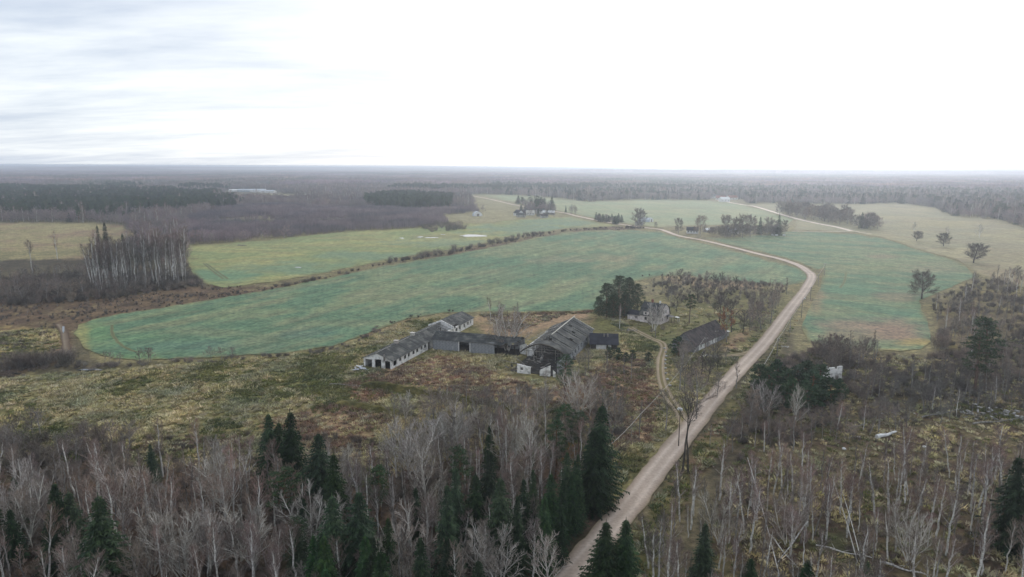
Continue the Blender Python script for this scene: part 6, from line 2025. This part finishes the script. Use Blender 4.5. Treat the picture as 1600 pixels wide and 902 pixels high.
for s in range(6):
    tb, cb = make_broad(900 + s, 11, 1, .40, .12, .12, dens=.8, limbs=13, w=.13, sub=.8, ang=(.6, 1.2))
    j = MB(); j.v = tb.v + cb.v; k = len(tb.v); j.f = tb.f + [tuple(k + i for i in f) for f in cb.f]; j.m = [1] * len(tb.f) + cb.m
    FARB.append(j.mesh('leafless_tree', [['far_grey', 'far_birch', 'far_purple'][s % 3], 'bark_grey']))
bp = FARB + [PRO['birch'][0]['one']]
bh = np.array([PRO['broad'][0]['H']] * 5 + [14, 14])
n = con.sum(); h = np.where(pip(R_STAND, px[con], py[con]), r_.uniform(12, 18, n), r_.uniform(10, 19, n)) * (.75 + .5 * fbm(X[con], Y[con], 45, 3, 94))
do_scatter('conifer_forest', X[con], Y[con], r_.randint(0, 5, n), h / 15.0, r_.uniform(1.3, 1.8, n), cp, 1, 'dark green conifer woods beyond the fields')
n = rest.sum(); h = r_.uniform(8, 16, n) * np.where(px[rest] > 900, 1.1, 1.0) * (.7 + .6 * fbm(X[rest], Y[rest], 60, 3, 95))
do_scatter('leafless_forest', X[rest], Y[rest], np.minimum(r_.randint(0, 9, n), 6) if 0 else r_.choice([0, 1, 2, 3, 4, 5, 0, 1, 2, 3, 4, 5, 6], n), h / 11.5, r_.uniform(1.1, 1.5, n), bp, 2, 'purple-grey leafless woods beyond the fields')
print('mid', con.sum(), rest.sum())

# purple thicket of even-aged saplings
sap = []
for s in range(5):
    r = random.Random(700 + s); m = MB()
    for k in range(16):
        p = Vector((r.uniform(-3.2, 3.2), r.uniform(-3.2, 3.2), 0)); h = r.uniform(4.2, 6.2)
        t = [p, p + Vector((r.gauss(0, .2), r.gauss(0, .2), h))]
        m.sliver(t[0], t[1], .10, r, 0)
        twigs(m, r, t, 16, 1.3, .07, 0, 2, t0=.12, up=.6)
    sap.append(m.mesh('thicket', ['twig_purple']))
X, Y, r_ = far_points(450, 1750, 5.2, 8)
px, py = proj(X, Y)
jx = (fbm(X, Y, 60, 3, 77) - .5) * 8; jy = (fbm(X, Y, 50, 3, 78) - .5) * 1.5
ok = pip(R_SCRUB, px + jx, py + jy) & ~pip(R_STAND, px, py)
for f in FIELDS:
    ok &= ~pip(f, px, py)
ok &= ~((fbm(X / 4, Y, 60, 2, 13) > .70) & (py < 350))
X, Y = X[ok], Y[ok]; n = len(X)
do_scatter('sapling_thicket', X, Y, r_.randint(0, 5, n), r_.uniform(.8, 1.2, n) * (.85 + .5 * fbm(X, Y, 60, 2, 3)), np.ones(n), sap, 4, 'even purple-brown thicket of leafless saplings')
print('scrub', n)

# far woods to the horizon
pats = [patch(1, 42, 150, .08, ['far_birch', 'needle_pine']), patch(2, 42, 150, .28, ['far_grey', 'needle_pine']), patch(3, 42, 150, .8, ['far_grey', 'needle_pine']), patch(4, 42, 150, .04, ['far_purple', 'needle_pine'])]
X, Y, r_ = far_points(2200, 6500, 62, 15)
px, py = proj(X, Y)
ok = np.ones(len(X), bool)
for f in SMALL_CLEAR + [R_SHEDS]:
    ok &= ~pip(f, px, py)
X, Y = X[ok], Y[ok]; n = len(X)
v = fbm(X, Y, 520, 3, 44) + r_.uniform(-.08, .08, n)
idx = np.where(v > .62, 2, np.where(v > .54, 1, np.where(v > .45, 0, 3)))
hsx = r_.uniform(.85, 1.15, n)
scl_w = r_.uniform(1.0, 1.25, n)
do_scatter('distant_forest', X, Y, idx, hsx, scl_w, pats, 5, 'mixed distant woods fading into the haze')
print('far', n)
X, Y, r_ = far_points(6300, 19000, 150, 16)
n = len(X)
v = fbm(X, Y, 1400, 3, 45) + r_.uniform(-.06, .06, n)
idx = np.where(v > .58, 2, np.where(v > .50, 1, np.where(v > .42, 0, 3)))
hz = r_.uniform(.8, 1.1, n) + 1.3 * smooth(.45, .7, fbm(X, Y, 2200, 3, 9))
pts = np.stack([X, Y, np.full(n, -.1)], 1)
scatter('horizon_forest', pts, idx, r_.uniform(0, 6.28, n), np.stack([np.full(n, 2.6), np.full(n, 2.6), hz], 1), pats, 'woods along the horizon')
print('horizon', n)

# dark scrub on the marsh at the left, undergrowth in the near forests
X, Y, r_ = far_points(60, 900, 2.9, 21)
px, py = proj(X, Y)
floor_l = pip(R_floor, px, py); cut = pip(R_cut, px, py); marsh = pip(R_marsh, px, py); mid = pip(R_dark_mid, px, py)
inf = np.zeros(len(X), bool)
for f in FIELDS:
    inf |= pip(f, px, py)
nn = fbm(X, Y, 14, 3, 61)
u = r_.rand(len(X))
thick = pip([(-300, 440), (0, 440), (140, 428), (290, 428), (320, 445), (180, 468), (0, 478), (-300, 485)], px, py)
slope = pip([(1455, 470), (1530, 440), (1700, 420), (1900, 500), (1700, 620), (1480, 560)], px, py)
orch = pip([(1000, 450), (1060, 433), (1240, 448), (1215, 490), (1150, 480), (1060, 470)], px, py)
ok = (floor_l & (u < .75)) | (cut & (u < .5) & (nn > .40)) | (marsh & (u < .8) & (nn > .40)) | (mid & (u < .95) & (nn > .30)) | thick | (slope & (u < .7) & (nn > .36)) | (orch & (u < .55))
ok &= ~inf
# keep roads and tracks clear
seg = np.array(ROADW); dmin = np.full(len(X), 1e9)
for i in range(len(seg) - 1):
    a, b = seg[i], seg[i + 1]; d = b - a; t = np.clip(((X - a[0]) * d[0] + (Y - a[1]) * d[1]) / (d @ d), 0, 1)
    dmin = np.minimum(dmin, np.hypot(X - a[0] - t * d[0], Y - a[1] - t * d[1]))
ok &= dmin > 9
ok &= ~pip([(85, 500), (118, 500), (122, 565), (92, 565)], px, py)
X, Y, u, nn = X[ok], Y[ok], u[ok], nn[ok]; n = len(X)
ub = [PRO['bush'][i]['one'] for i in range(2)] + [PRO['greybush'][i]['one'] for i in range(3)]
hs = (r_.uniform(.35, .75, n) * (.6 + .8 * nn)) * np.where(thick[ok], 1.7, 1) * np.where(cut[ok], .6, 1) * np.where(mid[ok], 1.25, 1) * np.where(marsh[ok] & ~thick[ok], .55, 1)
do_scatter('undergrowth', X, Y, r_.randint(0, 5, n), hs, r_.uniform(1.0, 1.5, n), ub, 6, 'low leafless undergrowth')
print('undergrowth', n)

# grass tussocks on the rough meadow
tus = []
for s, mt in enumerate(['straw', 'straw', 'olive', 'russet', 'straw', 'olive']):
    r = random.Random(800 + s); m = MB()
    for k in range(26):
        a = r.uniform(0, 6.28); q = r.random() ** .5 * .5
        p = Vector((math.cos(a) * q, math.sin(a) * q, -.05)); d = Vector((math.cos(a) * r.uniform(.1, .9) + .25, math.sin(a) * r.uniform(.1, .9), r.uniform(.5, 1.0)))
        m.sliver(p, p + d * r.uniform(.4, .75), .17, r, 0)
    tus.append(m.mesh('tussock', [mt]))
X, Y, r_ = far_points(80, 330, .95, 31)
px, py = proj(X, Y)
ok = pip([(-300, 575), (0, 592), (140, 580), (330, 565), (530, 548), (640, 500), (760, 490), (1000, 440), (1240, 448), (1225, 500), (1070, 690), (980, 760), (860, 720), (700, 720), (560, 760), (400, 740), (120, 720), (-300, 740)], px, py) | (pip(R_cut, px, py) & (r_.rand(len(X)) < .35)) | (pip(R_verge, px, py) & (r_.rand(len(X)) < .6)) | (pip(R_dark_mid, px, py) & (r_.rand(len(X)) < .3)) | (pip(R_marsh_grass, px, py))
for f in FIELDS[:3]:
    ok &= ~pip(f, px, py)
BL = [[(560, 570), (612, 580), (680, 545), (810, 556), (800, 590), (865, 595), (925, 545), (972, 546), (972, 515), (930, 490), (890, 490), (800, 520), (745, 488), (700, 490)], [(1068, 555), (1090, 560), (1150, 520), (1115, 500), (1075, 520)], [(990, 505), (1035, 512), (1060, 495), (1040, 470), (990, 480)]]
for f in BL:
    ok &= ~pip(f, px, py)
lawn = pip([(985, 505), (1050, 480), (1110, 470), (1190, 520), (1140, 560), (1060, 540), (1010, 530)], px, py)
ok &= ~lawn | (r_.rand(len(X)) < .12)
dmin = np.full(len(X), 1e9)
TRW = [np.array([G(*p) for p in L_]) for L_ in ([(985, 512), (1000, 520), (1018, 529), (1034, 536), (1037, 545), (1033, 560), (1032, 580), (1036, 602), (1047, 624), (1060, 642), (1068, 662), (1066, 684)], [(1118, 556), (1150, 555), (1172, 550)], [(92, 506), (100, 520), (103, 540), (108, 560)])]
for sg, wd in [(np.array(ROADW[:16]), 3.9)] + [(q, 2.3) for q in TRW]:
    for i in range(len(sg) - 1):
        a, b = sg[i], sg[i + 1]; d = b - a; t = np.clip(((X - a[0]) * d[0] + (Y - a[1]) * d[1]) / (d @ d), 0, 1)
        dmin = np.minimum(dmin, np.hypot(X - a[0] - t * d[0], Y - a[1] - t * d[1]) - wd)
ok &= dmin > 0
nn = fbm(X, Y, 9, 3, 71)
ok &= r_.rand(len(X)) < .35 + .9 * nn
X, Y, px, py, nn = X[ok], Y[ok], px[ok], py[ok], nn[ok]; n = len(X)
rus = np.zeros(n, bool)
for g in R_russet:
    rus |= pip(g, px, py)
grn = fbm(X, Y, 16, 3, 73)
for g in R_green:
    grn = grn + .10 * pip(g, px, py)
u = r_.rand(n)
idx = np.where(rus & (u < .65), 3, np.where(grn + (u - .5) * .3 > .585, r_.choice([2, 5], n), r_.choice([0, 1, 4], n)))
do_scatter('grass', X, Y, idx, r_.uniform(.6, 1.45, n) * (.6 + .8 * nn), r_.uniform(1.0, 1.6, n), tus, 7, 'tussocky rough grass')
print('tussocks', n)

# ------------------------------------------------------------------ haze
hz = MB(); hz.box(-21000, 21000, -1500, 20500, -3.0, CAM_Z + 2.5)
hm, hn = new_mat('haze')
pv = hn.nodes.new('ShaderNodeVolumePrincipled')
pv.inputs['Color'].default_value = (0.79, 0.865, 1.0, 1)
pv.inputs['Density'].default_value = 0.00019
pv.inputs['Anisotropy'].default_value = 0.66
ho = hn.nodes.new('ShaderNodeOutputMaterial'); hn.links.new(pv.outputs[0], ho.inputs['Volume'])
MAT['haze'] = hm
link('haze', hz.mesh('haze', ['haze']), kind='stuff')
